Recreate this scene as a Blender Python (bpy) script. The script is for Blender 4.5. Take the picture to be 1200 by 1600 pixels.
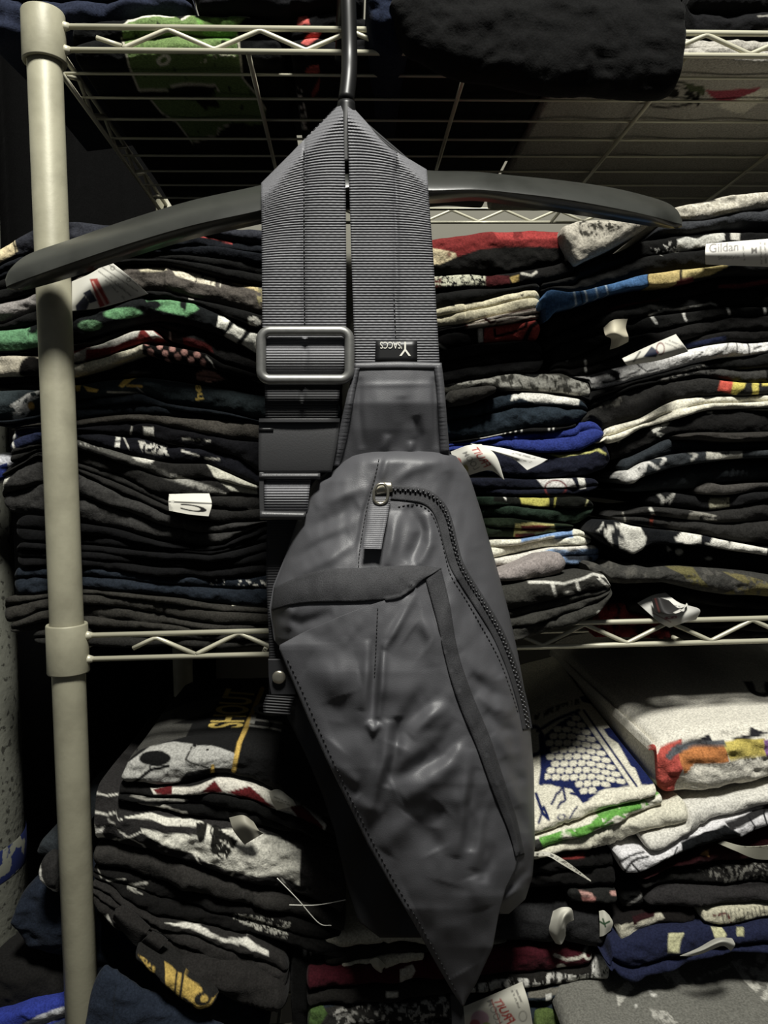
import bpy, math, random
import numpy as np

# ------------------------------------------------------------------ camera
F = 1202.0                                   # focal length in pixels of the 1200x1600 frame
def _n(v): v = np.array(v, float); return v / np.linalg.norm(v)
_dX = _n([(26700-600)/F, (313-800)/F, 1.0])  # vanishing point of the shelf rails
_dD = np.array([353/F, 21877/F, 1.0]); _dD = _n(_dD - _dX*np.dot(_dX, _dD))   # vanishing point of the posts
_dY = np.cross(_dX, _dD)
RW = np.stack([_dX, _dY, -_dD])              # camera (right, down, forward) -> world
def _dir(px, py):
    px = np.asarray(px, float); py = np.asarray(py, float)
    d = np.stack([(px-600)/F, (py-800)/F, np.ones_like(px+py)], -1)
    return d @ RW.T
CAM = np.array([0.0, -0.60, 0.0])
_a = _dir(107.5, 1056); CAM[0] = -_a[0]/_a[1]*0.60
_a = _dir(130, 1030); CAM[2] = 1.30 - _a[2]/_a[1]*0.60
def P(px, py, Y=0.0):
    """photo pixel -> point on the plane y = Y (0 = front rails of the rack)"""
    px, py, Y = np.broadcast_arrays(np.asarray(px, float), np.asarray(py, float), np.asarray(Y, float))
    d = _dir(px, py); t = (Y - CAM[1]) / d[..., 1]
    return CAM + d*t[..., None]
def PZ(px, py, Z):
    d = _dir(px, py); t = (Z - CAM[2]) / d[..., 2]
    return CAM + d*np.asarray(t)[..., None]
def proj(v):
    c = (np.asarray(v) - CAM) @ RW
    return 600 + F*c[..., 0]/c[..., 2], 800 + F*c[..., 1]/c[..., 2]

scene = bpy.context.scene
col = scene.collection
for o in list(bpy.data.objects): bpy.data.objects.remove(o)
cd = bpy.data.cameras.new('camera'); cam = bpy.data.objects.new('camera', cd); col.objects.link(cam)
from mathutils import Matrix, Vector
_R = RW.copy()
cam.matrix_world = Matrix(((_R[0,0], -_R[0,1], -_R[0,2], CAM[0]), (_R[1,0], -_R[1,1], -_R[1,2], CAM[1]),
                           (_R[2,0], -_R[2,1], -_R[2,2], CAM[2]), (0,0,0,1)))
cd.sensor_fit = 'VERTICAL'; cd.sensor_height = 36.0; cd.lens = F/1600*36.0; cd.clip_start = 0.02
scene.camera = cam

# ------------------------------------------------------------------ light
w = bpy.data.worlds.new('world'); scene.world = w; w.use_nodes = True
w.node_tree.nodes['Background'].inputs[0].default_value = (0.9, 0.95, 1.0, 1)
w.node_tree.nodes['Background'].inputs[1].default_value = 0.05
def lamp(name, loc, target, size, power, colr):
    l = bpy.data.lights.new(name, 'AREA'); l.shape = 'DISK'; l.size = size; l.energy = power; l.color = colr
    o = bpy.data.objects.new(name, l); col.objects.link(o); o.location = loc
    o.rotation_euler = (Vector(target) - Vector(loc)).to_track_quat('-Z', 'Y').to_euler()
    return o
lamp('ceiling_lamp', (0.30, -0.80, 2.72), (0.25, 0.0, 1.4), 0.30, 46.0, (1.0, 0.985, 0.92))
scene.view_settings.view_transform = 'Standard'
scene.view_settings.look = 'None'
scene.view_settings.gamma = 1.0
scene.view_settings.use_curve_mapping = False
scene.view_settings.exposure = 0.0

# ------------------------------------------------------------------ helpers
def lin(c):
    if isinstance(c, int): c = ((c >> 16) & 255, (c >> 8) & 255, c & 255)
    c = np.array(c[:3], float)/255.0
    return np.where(c <= 0.04045, c/12.92, ((c+0.055)/1.055)**2.4)
def dye(c):
    """cloth colours read off the photo are a little too vivid and its darks too light as pigments"""
    c = lin(c); l = float(np.dot(c, (0.2126, 0.7152, 0.0722))); mx, mn = float(c.max()), float(c.min()); sat = (mx-mn)/(mx+1e-6)
    c = l + (c-l)*0.80
    k = 0.58 + 0.42*min(1.0, l/0.12)
    return np.clip(c*k*(1-0.22*sat), 0, 1)
def mat(name, base=0x808080, rough=0.6, metal=0.0, spec=0.5, vcol=False, fuzz=0.0, fuzz_scale=900, bump=0.0, bump_scale=600,
        mottle=None, sheen=0.0, wrinkle=0.0):
    m = bpy.data.materials.new(name); m.use_nodes = True
    nt = m.node_tree; b = nt.nodes['Principled BSDF']
    b.inputs['Roughness'].default_value = rough; b.inputs['Metallic'].default_value = metal
    b.inputs['Specular IOR Level'].default_value = spec
    if sheen:
        b.inputs['Sheen Weight'].default_value = sheen; b.inputs['Sheen Roughness'].default_value = 0.5
    lk = nt.links.new
    tc = nt.nodes.new('ShaderNodeTexCoord').outputs['Object']
    if vcol:
        a = nt.nodes.new('ShaderNodeAttribute'); a.attribute_name = 'Col'; src = a.outputs['Color']
    else:
        r = nt.nodes.new('ShaderNodeRGB'); r.outputs[0].default_value = (*lin(base), 1); src = r.outputs[0]
    if mottle:
        n = nt.nodes.new('ShaderNodeTexNoise'); n.inputs['Scale'].default_value = mottle[0]; n.inputs['Detail'].default_value = 5
        lk(tc, n.inputs['Vector'])
        cr = nt.nodes.new('ShaderNodeValToRGB'); cr.color_ramp.elements[0].position = mottle[1]; cr.color_ramp.elements[1].position = mottle[2]
        lk(n.outputs['Fac'], cr.inputs[0])
        mx = nt.nodes.new('ShaderNodeMix'); mx.data_type = 'RGBA'; lk(cr.outputs[0], mx.inputs['Factor'])
        lk(src, mx.inputs[6]); mx.inputs[7].default_value = (*lin(mottle[3]), 1); src = mx.outputs[2]
    if fuzz:
        n = nt.nodes.new('ShaderNodeTexNoise'); n.inputs['Scale'].default_value = fuzz_scale; n.inputs['Detail'].default_value = 3
        lk(tc, n.inputs['Vector'])
        mr = nt.nodes.new('ShaderNodeMapRange'); mr.inputs[1].default_value = 0.3; mr.inputs[2].default_value = 0.7
        mr.inputs[3].default_value = 1-fuzz; mr.inputs[4].default_value = 1+fuzz; lk(n.outputs['Fac'], mr.inputs[0])
        mx = nt.nodes.new('ShaderNodeVectorMath'); mx.operation = 'SCALE'; lk(src, mx.inputs[0]); lk(mr.outputs[0], mx.inputs['Scale'])
        src = mx.outputs[0]
    lk(src, b.inputs['Base Color'])
    if bump or wrinkle:
        nrm = None
        for amt, sc, dist in ((wrinkle, 60, 0.004), (bump, bump_scale, 0.0006)):
            if not amt: continue
            n = nt.nodes.new('ShaderNodeTexNoise'); n.inputs['Scale'].default_value = sc; n.inputs['Detail'].default_value = 4
            lk(tc, n.inputs['Vector'])
            bp = nt.nodes.new('ShaderNodeBump'); bp.inputs['Strength'].default_value = amt; bp.inputs['Distance'].default_value = dist
            lk(n.outputs['Fac'], bp.inputs['Height'])
            if nrm: lk(nrm, bp.inputs['Normal'])
            nrm = bp.outputs[0]
        lk(nrm, b.inputs['Normal'])
    return m
def mesh(name, V, Fc, m=None, parent=None, smooth=True, cols=None):
    """V (n,3) array, Fc (k,4) or (k,3) int array or list of lists -> one mesh object"""
    me = bpy.data.meshes.new(name)
    V = np.ascontiguousarray(np.asarray(V, float).reshape(-1, 3), dtype=np.float32)
    if isinstance(Fc, np.ndarray):
        k, s = Fc.shape
        me.vertices.add(len(V)); me.vertices.foreach_set('co', V.ravel())
        me.loops.add(k*s); me.loops.foreach_set('vertex_index', np.ascontiguousarray(Fc.ravel(), dtype=np.int32))
        me.polygons.add(k); me.polygons.foreach_set('loop_start', np.arange(0, k*s, s, dtype=np.int32))
        me.update(calc_edges=True)
    else:
        me.from_pydata([tuple(map(float, v)) for v in V], [], Fc)
    me.validate(); 
    me.polygons.foreach_set('use_smooth', np.full(len(me.polygons), smooth, dtype=bool))
    if cols is not None and len(me.vertices) == len(cols):
        a = me.color_attributes.new('Col', 'FLOAT_COLOR', 'POINT')
        a.data.foreach_set('color', np.ascontiguousarray(np.c_[cols, np.ones(len(cols))], dtype=np.float32).ravel())
    me.update()
    o = bpy.data.objects.new(name, me); col.objects.link(o)
    if m: me.materials.append(m)
    if parent: attach(o, parent)
    return o
def attach(o, parent):
    o.parent = parent; o.matrix_parent_inverse = Matrix.Translation(-_wloc(parent))
def _wloc(o):
    v = Vector(o.location)
    return v
def tag(o, label=None, cat=None, group=None, kind=None):
    if label: o['label'] = label
    if cat: o['category'] = cat
    if group: o['group'] = group
    if kind: o['kind'] = kind
    return o
def empty(name, loc, label, cat, group=None):
    o = bpy.data.objects.new(name, None); col.objects.link(o); o.location = tuple(map(float, loc)); o.empty_display_size = 0.02
    return tag(o, label, cat, group)
def gridfaces(nr, nc, wrap_c=False, off=0):
    r = np.arange(nr-1)[:, None]; c = np.arange(nc if wrap_c else nc-1)[None, :]
    c2 = (c+1) % nc
    return (np.stack([r*nc+c, r*nc+c2, (r+1)*nc+c2, (r+1)*nc+c], -1).reshape(-1, 4) + off)
def resample(pts, n):
    pts = np.asarray(pts, float); d = np.r_[0, np.cumsum(np.linalg.norm(np.diff(pts, axis=0), axis=1))]
    s = np.linspace(0, d[-1], n)
    return np.stack([np.interp(s, d, pts[:, k]) for k in range(pts.shape[1])], -1)
def spline(pts, n):
    """Catmull-Rom through pts, n samples evenly along it"""
    p = np.asarray(pts, float); q = np.vstack([2*p[0]-p[1], p, 2*p[-1]-p[-2]]); out = []
    for i in range(len(p)-1):
        t = np.linspace(0, 1, 12, endpoint=(i == len(p)-2))[:, None]
        a, b, c, d = q[i:i+4]
        out.append(0.5*((2*b) + (c-a)*t + (2*a-5*b+4*c-d)*t**2 + (3*b-a-3*c+d)*t**3))
    return resample(np.vstack(out), n)
def tubegeo(path, r, n=8, closed=False, flat=1.0):
    p = np.asarray(path, float); m = len(p)
    t = (np.roll(p, -1, 0) - np.roll(p, 1, 0)) if closed else np.gradient(p, axis=0)
    t /= np.linalg.norm(t, axis=1)[:, None] + 1e-12
    ref = np.array([0, 1.0, 0]) if abs(t[:, 1]).max() < 0.9 else np.array([1.0, 0, 0])
    a = np.cross(t, ref); a /= np.linalg.norm(a, axis=1)[:, None] + 1e-9; b = np.cross(t, a)
    r = np.broadcast_to(np.asarray(r, float), (m,))
    ang = np.linspace(0, 2*np.pi, n, endpoint=False)
    V = p[:, None] + r[:, None, None]*(np.cos(ang)[None, :, None]*a[:, None] + flat*np.sin(ang)[None, :, None]*b[:, None])
    Fc = gridfaces(m+1 if closed else m, n, True)
    if closed: Fc = Fc % (m*n)
    V = V.reshape(-1, 3)
    if not closed:                                            # close both ends
        V = np.vstack([V, p[0], p[-1]]); k = len(V)
        i = np.arange(n); j = (i+1) % n
        c1 = np.stack([np.full(n, k-2), j, i, i], -1); c2 = np.stack([np.full(n, k-1), (m-1)*n+i, (m-1)*n+j, (m-1)*n+j], -1)
        tri = np.vstack([c1[:, :3], c2[:, :3]])
        return V, Fc, tri
    return V, Fc, np.zeros((0, 3), int)
def tube(name, path, r, m, parent=None, n=8, closed=False, flat=1.0):
    V, Fc, tri = tubegeo(path, r, n, closed, flat)
    return mesh(name, V, [list(map(int, f)) for f in Fc] + [list(map(int, f)) for f in tri], m, parent)
def join(parts):
    Vs, Fs, off = [], [], 0
    for V, Fc, tri in parts:
        Vs.append(V); Fs += [[int(i)+off for i in f] for f in Fc] + [[int(i)+off for i in f] for f in tri]; off += len(V)
    return np.vstack(Vs), Fs
def lathe(name, prof, center, m, parent=None, n=40):
    prof = np.asarray(prof, float); ang = np.linspace(0, 2*np.pi, n, endpoint=False)
    V = np.stack([center[0]+prof[:, None, 0]*np.cos(ang), center[1]+prof[:, None, 0]*np.sin(ang), np.broadcast_to(prof[:, None, 1], (len(prof), n))], -1)
    return mesh(name, V, gridfaces(len(prof), n, True), m, parent)
def hsh(x, y, s): v = np.sin(x*127.1 + y*311.7 + s*74.7)*43758.5453; return v - np.floor(v)
def vnoise(x, y, s=0.0):
    ix, iy = np.floor(x), np.floor(y); fx, fy = x-ix, y-iy; fx = fx*fx*(3-2*fx); fy = fy*fy*(3-2*fy)
    return (hsh(ix, iy, s)*(1-fx) + hsh(ix+1, iy, s)*fx)*(1-fy) + (hsh(ix, iy+1, s)*(1-fx) + hsh(ix+1, iy+1, s)*fx)*fy
def sdist(px, py, pts):
    """distance from each pixel to a polyline"""
    best = np.full(np.shape(px), 1e9)
    for (x0, y0), (x1, y1) in zip(pts[:-1], pts[1:]):
        dx, dy = x1-x0, y1-y0; L = dx*dx+dy*dy+1e-9
        t = np.clip(((px-x0)*dx + (py-y0)*dy)/L, 0, 1)
        best = np.minimum(best, np.hypot(px-x0-t*dx, py-y0-t*dy))
    return best
def sdist_s(px, py, pts):
    """distance to a polyline and the position 0..1 along it"""
    best = np.full(np.shape(px), 1e9); pos = np.zeros(np.shape(px)); L = [math.hypot(b[0]-a[0], b[1]-a[1]) for a, b in zip(pts[:-1], pts[1:])]; T = sum(L); acc = 0.0
    for (x0, y0), (x1, y1), l in zip(pts[:-1], pts[1:], L):
        dx, dy = x1-x0, y1-y0
        t = np.clip(((px-x0)*dx + (py-y0)*dy)/(l*l+1e-9), 0, 1); d = np.hypot(px-x0-t*dx, py-y0-t*dy); m = d < best
        best = np.where(m, d, best); pos = np.where(m, (acc+t*l)/T, pos); acc += l
    return best, pos
def inpoly(px, py, pts):
    r = np.zeros(np.shape(px), bool); n = len(pts)
    for i in range(n):
        x0, y0 = pts[i]; x1, y1 = pts[(i+1) % n]
        if y0 == y1: continue
        c = (y0 > py) != (y1 > py)
        r ^= c & (px < (x1-x0)*(py-y0)/(y1-y0) + x0)
    return r
def paint(cols, px, py, mask, items):
    """prints on cloth: each item is (kind, shape..., colour[, {'n': (pixel scale, threshold)}]); edges are softened by about a pixel"""
    for it in items:
        it = list(it); opt = it.pop() if isinstance(it[-1], dict) else {}
        k = it[0]; c = dye(it[-1])
        if k == 'poly':
            q = np.array(it[1], float); bb = mask & (px > q[:, 0].min()-3) & (px < q[:, 0].max()+3) & (py > q[:, 1].min()-3) & (py < q[:, 1].max()+3)
        elif k == 'line':
            q = np.array(it[1], float); w_ = it[2]+2; bb = mask & (px > q[:, 0].min()-w_) & (px < q[:, 0].max()+w_) & (py > q[:, 1].min()-w_) & (py < q[:, 1].max()+w_)
        else: bb = mask
        ii = np.nonzero(bb)[0]
        if not len(ii): continue
        x, y = px[ii], py[ii]
        if k == 'poly':
            pts = list(it[1]); d = sdist(x, y, pts + pts[:1]); s = np.where(inpoly(x, y, pts), d, -d)
        elif k == 'line': s = it[2]/2 - sdist(x, y, it[1])
        elif k == 'ell':
            _, cx, cy, rx, ry = it[:5]; s = (1-np.sqrt(((x-cx)/rx)**2 + ((y-cy)/ry)**2))*min(rx, ry)
        elif k == 'ring':
            _, cx, cy, rx, ry, wd = it[:6]; s = wd/2 - abs(np.sqrt(((x-cx)/rx)**2 + ((y-cy)/ry)**2) - 1)*min(rx, ry)
        elif k == 'rect': s = np.minimum(np.minimum(x-it[1], it[3]-x), np.minimum(y-it[2], it[4]-y))
        elif k == 'band': s = np.minimum(x-it[1], it[2]-x)
        else: s = np.full(len(ii), 9.0)
        al = np.clip(s/1.6+0.5, 0, 1)
        if 'n' in opt:
            sc, th = opt['n'][:2]; asp = opt['n'][2] if len(opt['n']) > 2 else 1.0
            nv = 0.55*vnoise(x/sc, y*asp/sc, 3.3) + 0.30*vnoise(x*2.3/sc, y*asp*2.3/sc, 7.1) + 0.15*vnoise(x*5.1/sc, y*asp*5.1/sc, 2.2)
            al = al*np.clip((nv-th)/0.10+0.5, 0, 1)
        cols[ii] = cols[ii]*(1-al[:, None]) + c*al[:, None]
    return cols
def textmesh(txt, size=1.0, bold=0.0):
    cu = bpy.data.curves.new('t', 'FONT'); cu.body = txt; cu.size = size; cu.offset = bold
    o = bpy.data.objects.new('t', cu); col.objects.link(o)
    dg = bpy.context.evaluated_depsgraph_get(); me = o.evaluated_get(dg).to_mesh()
    V = np.array([v.co[:] for v in me.vertices]); Fc = [list(p.vertices) for p in me.polygons]
    bpy.data.objects.remove(o); bpy.data.curves.remove(cu)
    return V, Fc
def lettering(txt, quad, m, parent, Y=0.0, name='lettering', bold=0.0, yfun=None):
    """flat letters mapped on a photo quad (start-bottom, end-bottom, end-top, start-top) on plane Y"""
    V, Fc = textmesh(txt, bold=bold)
    lo, hi = V.min(0), V.max(0); u = (V[:, 0]-lo[0])/(hi[0]-lo[0]); v = (V[:, 1]-lo[1])/(hi[1]-lo[1])
    q = np.array(quad, float)
    p = (q[0]*((1-u)*(1-v))[:, None] + q[1]*(u*(1-v))[:, None] + q[2]*(u*v)[:, None] + q[3]*((1-u)*v)[:, None])
    W = P(p[:, 0], p[:, 1], Y if yfun is None else yfun(p[:, 0], p[:, 1]))
    return mesh(name, W, Fc, m, parent, smooth=False)
# ------------------------------------------------------------------ materials
M_post = mat('beige_grey_paint', 0x96937f, 0.5, 0.08, 0.35, mottle=(40, 0.45, 0.75, 0x827f6d), bump=0.15, bump_scale=300)
M_wire = mat('cream_coated_wire', 0xb5b29e, 0.38, 0.2, 0.5)
M_wall = mat('painted_wall', 0x77756b, 0.9, bump=0.2, bump_scale=60)
M_pillar = mat('speckled_grey_paint', 0x74756a, 0.85, mottle=(150, 0.58, 0.64, 0x3a3a33), bump=0.8, bump_scale=160)
M_blue_tape = mat('dark_blue_paint', 0x18224f, 0.6, mottle=(60, 0.56, 0.6, 0x74756a))
M_floor = mat('dull_floor', 0x4d463c, 0.7, mottle=(3, 0.4, 0.6, 0x3a342c))
M_plastic = mat('black_plastic', 0x2f302d, 0.3, 0.0, 0.5, mottle=(35, 0.5, 0.8, 0x222320), bump=0.1, bump_scale=120)
M_hook = mat('black_hook', 0x121212, 0.4, 0.0, 0.35)
M_buckle = mat('buckle_plastic', 0x343435, 0.42, 0.0, 0.5, bump=0.2, bump_scale=900)
M_nylon = mat('charcoal_nylon', 0x4b4b4e, 0.5, 0.0, 0.45, bump=0.25, bump_scale=1500, fuzz=0.06, fuzz_scale=1600)
M_nylon_dark = mat('black_nylon', 0x171718, 0.5, 0.0, 0.4, bump=0.25, bump_scale=1500)
M_web = mat('ribbed_webbing', 0x616164, 0.55, 0.0, 0.4, fuzz=0.25, fuzz_scale=1400)
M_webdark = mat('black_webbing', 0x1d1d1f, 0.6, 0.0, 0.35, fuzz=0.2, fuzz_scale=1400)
M_twill = mat('twill_tape', 0x333335, 0.75, 0.0, 0.3, fuzz=0.3, fuzz_scale=1300, bump=0.5, bump_scale=1300)
M_thread = mat('black_thread', 0x161618, 0.7)
M_steel = mat('brushed_dark_metal', 0x858582, 0.42, 0.7, 0.5, fuzz=0.1, fuzz_scale=300)
M_nickel = mat('nickel_metal', 0xb7b2a2, 0.3, 0.9, 0.5)
M_coil = mat('zip_coil', 0x2b2b2d, 0.3, 0.0, 0.6)
M_satin = mat('black_satin', 0x101011, 0.45)
M_white_thread = mat('white_thread', 0xd9d7cc, 0.7)
M_cotton = mat('cotton', vcol=True, rough=0.95, spec=0.08, fuzz=0.30, fuzz_scale=620, bump=0.7, bump_scale=700, sheen=0.02, wrinkle=0.45)
M_paper = mat('satin_label', vcol=True, rough=0.6, spec=0.3)
M_ink = mat('grey_ink', 0x77756f, 0.7)
M_red_ink = mat('red_ink', 0xb03028, 0.7)

# ------------------------------------------------------------------ setting
def box(name, lo, hi, m, parent=None):
    x0, y0, z0 = lo; x1, y1, z1 = hi
    V = [(x0,y0,z0),(x1,y0,z0),(x1,y1,z0),(x0,y1,z0),(x0,y0,z1),(x1,y0,z1),(x1,y1,z1),(x0,y1,z1)]
    return mesh(name, V, [[0,3,2,1],[4,5,6,7],[0,1,5,4],[1,2,6,5],[2,3,7,6],[3,0,4,7]], m, parent, smooth=False)
tag(box('floor', (-1.6, -1.9, -0.05), (2.2, 0.60, 0.0), M_floor), kind='structure')
tag(box('wall_back', (-1.6, 0.46, 0.0), (2.2, 0.60, 2.8), M_wall), kind='structure')

# ------------------------------------------------------------------ rack
DEP, WID = 0.40, 0.92
Z_up_top = PZ(0, 0, 0)[2] if False else float(P(100, 41.5, 0)[2]); Z_up_low = float(P(100, 78, 0)[2])
Z_mid_top = float(P(131, 993, 0)[2]); Z_mid_low = float(P(131, 1030, 0)[2])
Z_bot_low = Z_mid_low - 0.335
rack = empty('wire_shelving_rack', (0, 0, 0), 'beige metal wire shelving rack with round posts and zigzag shelf edges', 'shelf rack')
z_post = float(P(70, 21, 0)[2])
for (x, y) in ((0,0), (WID,0), (0,DEP), (WID,DEP)):
    lathe('post', [(0.0001, 0.0), (0.0125, 0.0), (0.0125, z_post-0.004), (0.011, z_post-0.001), (0.0001, z_post)], (x, y), M_post, rack, 48)
def zig(x0, x1, y, zt, zl, along='x', per=0.0685, phase=0.0, r=0.0017):
    n = int((x1-x0)/(per/2)); pts = []
    for k in range(n+1):
        a = x0 + k*per/2; z = zt-0.0012 if (k % 2) else zl+0.0012
        pts.append((a, y, z) if along == 'x' else (y, a, z))
    full = []
    for a, b in zip(pts[:-1], pts[1:]):
        a, b = np.array(a), np.array(b)
        for t in (0.03, 0.10, 0.5, 0.90, 0.97): full.append(a*(1-t)+b*t)
    return full
def shelf(zt, zl, zig0, deck_y):
    rails = [tubegeo([(0.013, 0, zt), (WID/2, 0, zt), (WID-0.013, 0, zt)], 0.0021, 10), tubegeo([(0.013, DEP, zt), (WID-0.013, DEP, zt)], 0.0021, 8),
             tubegeo([(0, 0.013, zt), (0, DEP-0.013, zt)], 0.0021, 8), tubegeo([(WID, 0.013, zt), (WID, DEP-0.013, zt)], 0.0021, 8)]
    V, Fc = join(rails); s = mesh('shelf', V, Fc, M_wire, rack)
    for a, b in (((0.013,0,zl),(WID-0.013,0,zl)), ((0.013,DEP,zl),(WID-0.013,DEP,zl)), ((0,0.013,zl),(0,DEP-0.013,zl)), ((WID,0.013,zl),(WID,DEP-0.013,zl))):
        tube('lower_rail', [a, b], 0.0021, M_wire, s)
    tube('zigzag_wire', zig(zig0, WID-0.03, 0, zt, zl), 0.0018, M_wire, s)
    tube('zigzag_wire', zig(0.05, WID-0.03, DEP, zt, zl), 0.0018, M_wire, s)
    for xx in (0, WID): tube('zigzag_wire', zig(0.04, DEP-0.03, xx, zt, zl, 'y'), 0.0018, M_wire, s)
    for y in deck_y: tube('deck_wire', [(0.0, y, zl+0.003), (WID, y, zl+0.003)], 0.0012, M_wire, s)
    for x in (0.150, 0.3185, 0.487, 0.655, 0.823): tube('cross_wire', [(x, 0.0, zl), (x, DEP, zl)], 0.0019, M_wire, s)
    for (x, y) in ((0,0), (WID,0), (0,DEP), (WID,DEP)):
        zb, ztt = zl-0.010, zt+0.0095
        lathe('collar', [(0.0128, ztt-0.004), (0.0133, ztt), (0.0149, ztt), (0.0154, ztt-0.001), (0.0157, zb+0.001), (0.0153, zb), (0.0128, zb), (0.0128, ztt-0.004)], (x, y), M_post, s, 48)
        for sx in ((1,) if x == 0 else (-1,)):
            V, Fc = join([tubegeo([(x+sx*0.0135, y, z), (x+sx*0.019, y, z)], [0.0042, 0.0024], 10) for z in (zt, zl)])
            mesh('weld', V, Fc, M_wire, s)
    return s
deck = [0.040+0.040*k for k in range(9)]
shelf(Z_up_top, Z_up_low, float(P(190, 72, 0)[0]), deck)
shelf(Z_mid_top, Z_mid_low, float(P(305, 1022, 0)[0]), deck)
shelf(Z_bot_low+0.0185, Z_bot_low, 0.05, deck)
# loose ends of the zigzag wires
sh = [c for c in rack.children if c.name.startswith('shelf')]
def zend(s, *pts): tube('zigzag_wire_end', [P(*a, 0.0) for a in pts], 0.0018, M_wire, s)
zend(sh[0], (151, 59), (190, 72))
zend(sh[1], (208, 1013), (241, 997), (246, 997), (305, 1022))
# the round painted pillar left of the rack
pc = P(15, 950, 0.10); px0 = float(pc[0]) - 0.07
pil = empty('pillar', (px0, 0.10, 0), 'rough speckled grey round pillar at the left edge with dark blue patch', 'pillar')
lathe('shaft', [(0.0001, 0), (0.07, 0), (0.07, 2.6), (0.0001, 2.6)], (px0, 0.10), M_pillar, pil, 64)
zt, zb = float(P(30, 1340, 0.06)[2]), float(P(30, 1392, 0.06)[2])
lathe('painted_band', [(0.0702, zb), (0.0706, zb+0.001), (0.0706, zt-0.001), (0.0702, zt)], (px0, 0.10), M_blue_tape, pil, 64)
# ------------------------------------------------------------------ bag: surface tools
def ip(pts):                                   # (y, x) table -> function of y
    a = np.array(pts, float)
    return lambda y: np.interp(y, a[:, 0], a[:, 1])
def gauss(px, py, strokes):
    h = 0.0
    for pts, sg, amp in strokes:
        d, s = sdist_s(px, py, pts); h = h + 0.95*amp*np.exp(-(d/(1.15*sg))**2)*np.sqrt(np.clip(np.sin(np.pi*np.clip(s, 0, 1)), 0, 1))
    return h
def panel(name, xl, xr, y0, y1, yf, m, parent, du=3.0, dv=3.0, thick=0.0015, yback=None, nu=None):
    """closed sheet: photo rows y0..y1 between xl(y) and xr(y); front at depth yf(px,py)"""
    ny = max(3, int(abs(y1-y0)/dv)+1); ys = np.linspace(y0, y1, ny)
    L, R = xl(ys), xr(ys); nu = nu or max(3, int(np.max(np.abs(R-L))/du)+1)
    u = np.linspace(0, 1, nu); X = L[:, None] + (R-L)[:, None]*u; Yp = np.repeat(ys[:, None], nu, 1)
    D = yf(X, Yp); Vf = P(X, Yp, D)
    Db = (D + thick) if yback is None else yback(X, Yp)
    Vb = Vf.copy(); Vb[..., 1] = Db
    return closed(name, Vf, Vb, m, parent)
def closed(name, Vf, Vb, m, parent, cols=None):
    nr, nc = Vf.shape[:2]; n = nr*nc
    A = gridfaces(nr, nc); B = gridfaces(nr, nc)[:, ::-1] + n
    idx = np.arange(n).reshape(nr, nc)
    loop = np.r_[idx[0, :], idx[1:, -1], idx[-1, -2::-1], idx[-2:0:-1, 0]]; nx = np.roll(loop, -1)
    S = np.stack([nx, loop, loop+n, nx+n], -1)
    return mesh(name, np.vstack([Vf.reshape(-1, 3), Vb.reshape(-1, 3)]), np.vstack([A, B, S])[:, ::-1].copy(), m, parent, cols=cols)
def ribbon(name, left, right, yf, m, parent, n=None, nu=9, thick=0.0012, rib=None, crown=0.0, groove=None):
    """strip between two photo polylines; rib=(pitch px, height m) gives real cross ribs"""
    l = spline(left, 400); r = spline(right, 400)
    Lp = np.sum(np.linalg.norm(np.diff((l+r)/2, axis=0), axis=1)); n = n or max(4, int(Lp/3))
    l = resample(l, n); r = resample(r, n); u = np.linspace(0, 1, nu)
    X = l[:, None, 0]*(1-u) + r[:, None, 0]*u; Y = l[:, None, 1]*(1-u) + r[:, None, 1]*u
    D = yf(X, Y) - crown*np.sin(np.pi*u)[None]
    if rib:
        s = np.linspace(0, Lp, n)/rib[0]; D = D - (rib[1]*(0.5+0.5*np.cos(2*np.pi*s)))[:, None]
        D = D + rib[1]*0.0
    if groove: D = D + groove[2]*np.exp(-((u-groove[0])/groove[1])**2)[None]
    Vf = P(X, Y, D); Vb = Vf.copy(); Vb[..., 1] = np.maximum(D, yf(X, Y)) + thick
    return closed(name, Vf, Vb, m, parent)
def stitches(name, pts, yf, m, parent, step=9.0, ln=5.0, r=0.00035):
    p = spline(pts, 600); Lp = np.sum(np.linalg.norm(np.diff(p, axis=0), axis=1)); k = int(Lp/step)
    q = resample(p, k*10); parts = []
    for i in range(k):
        a, b = q[i*10], q[min(i*10+int(10*ln/step), len(q)-1)]
        mid = (a+b)/2
        pp = np.array([a, mid, b]); d = yf(pp[:, 0], pp[:, 1]) - np.array([0, 0.0003, 0])
        parts.append(tubegeo(P(pp[:, 0], pp[:, 1], d), r, 5))
    V, Fc = join(parts); o = mesh(name, V, Fc, m, parent); o['kind'] = 'stuff'; return o

bag = empty('sling_bag', P(600, 1570, -0.06), 'charcoal nylon sling bag with wide webbing strap hanging on the black hanger', 'bag')
YS = -0.072                                     # plane of the strap front

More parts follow.
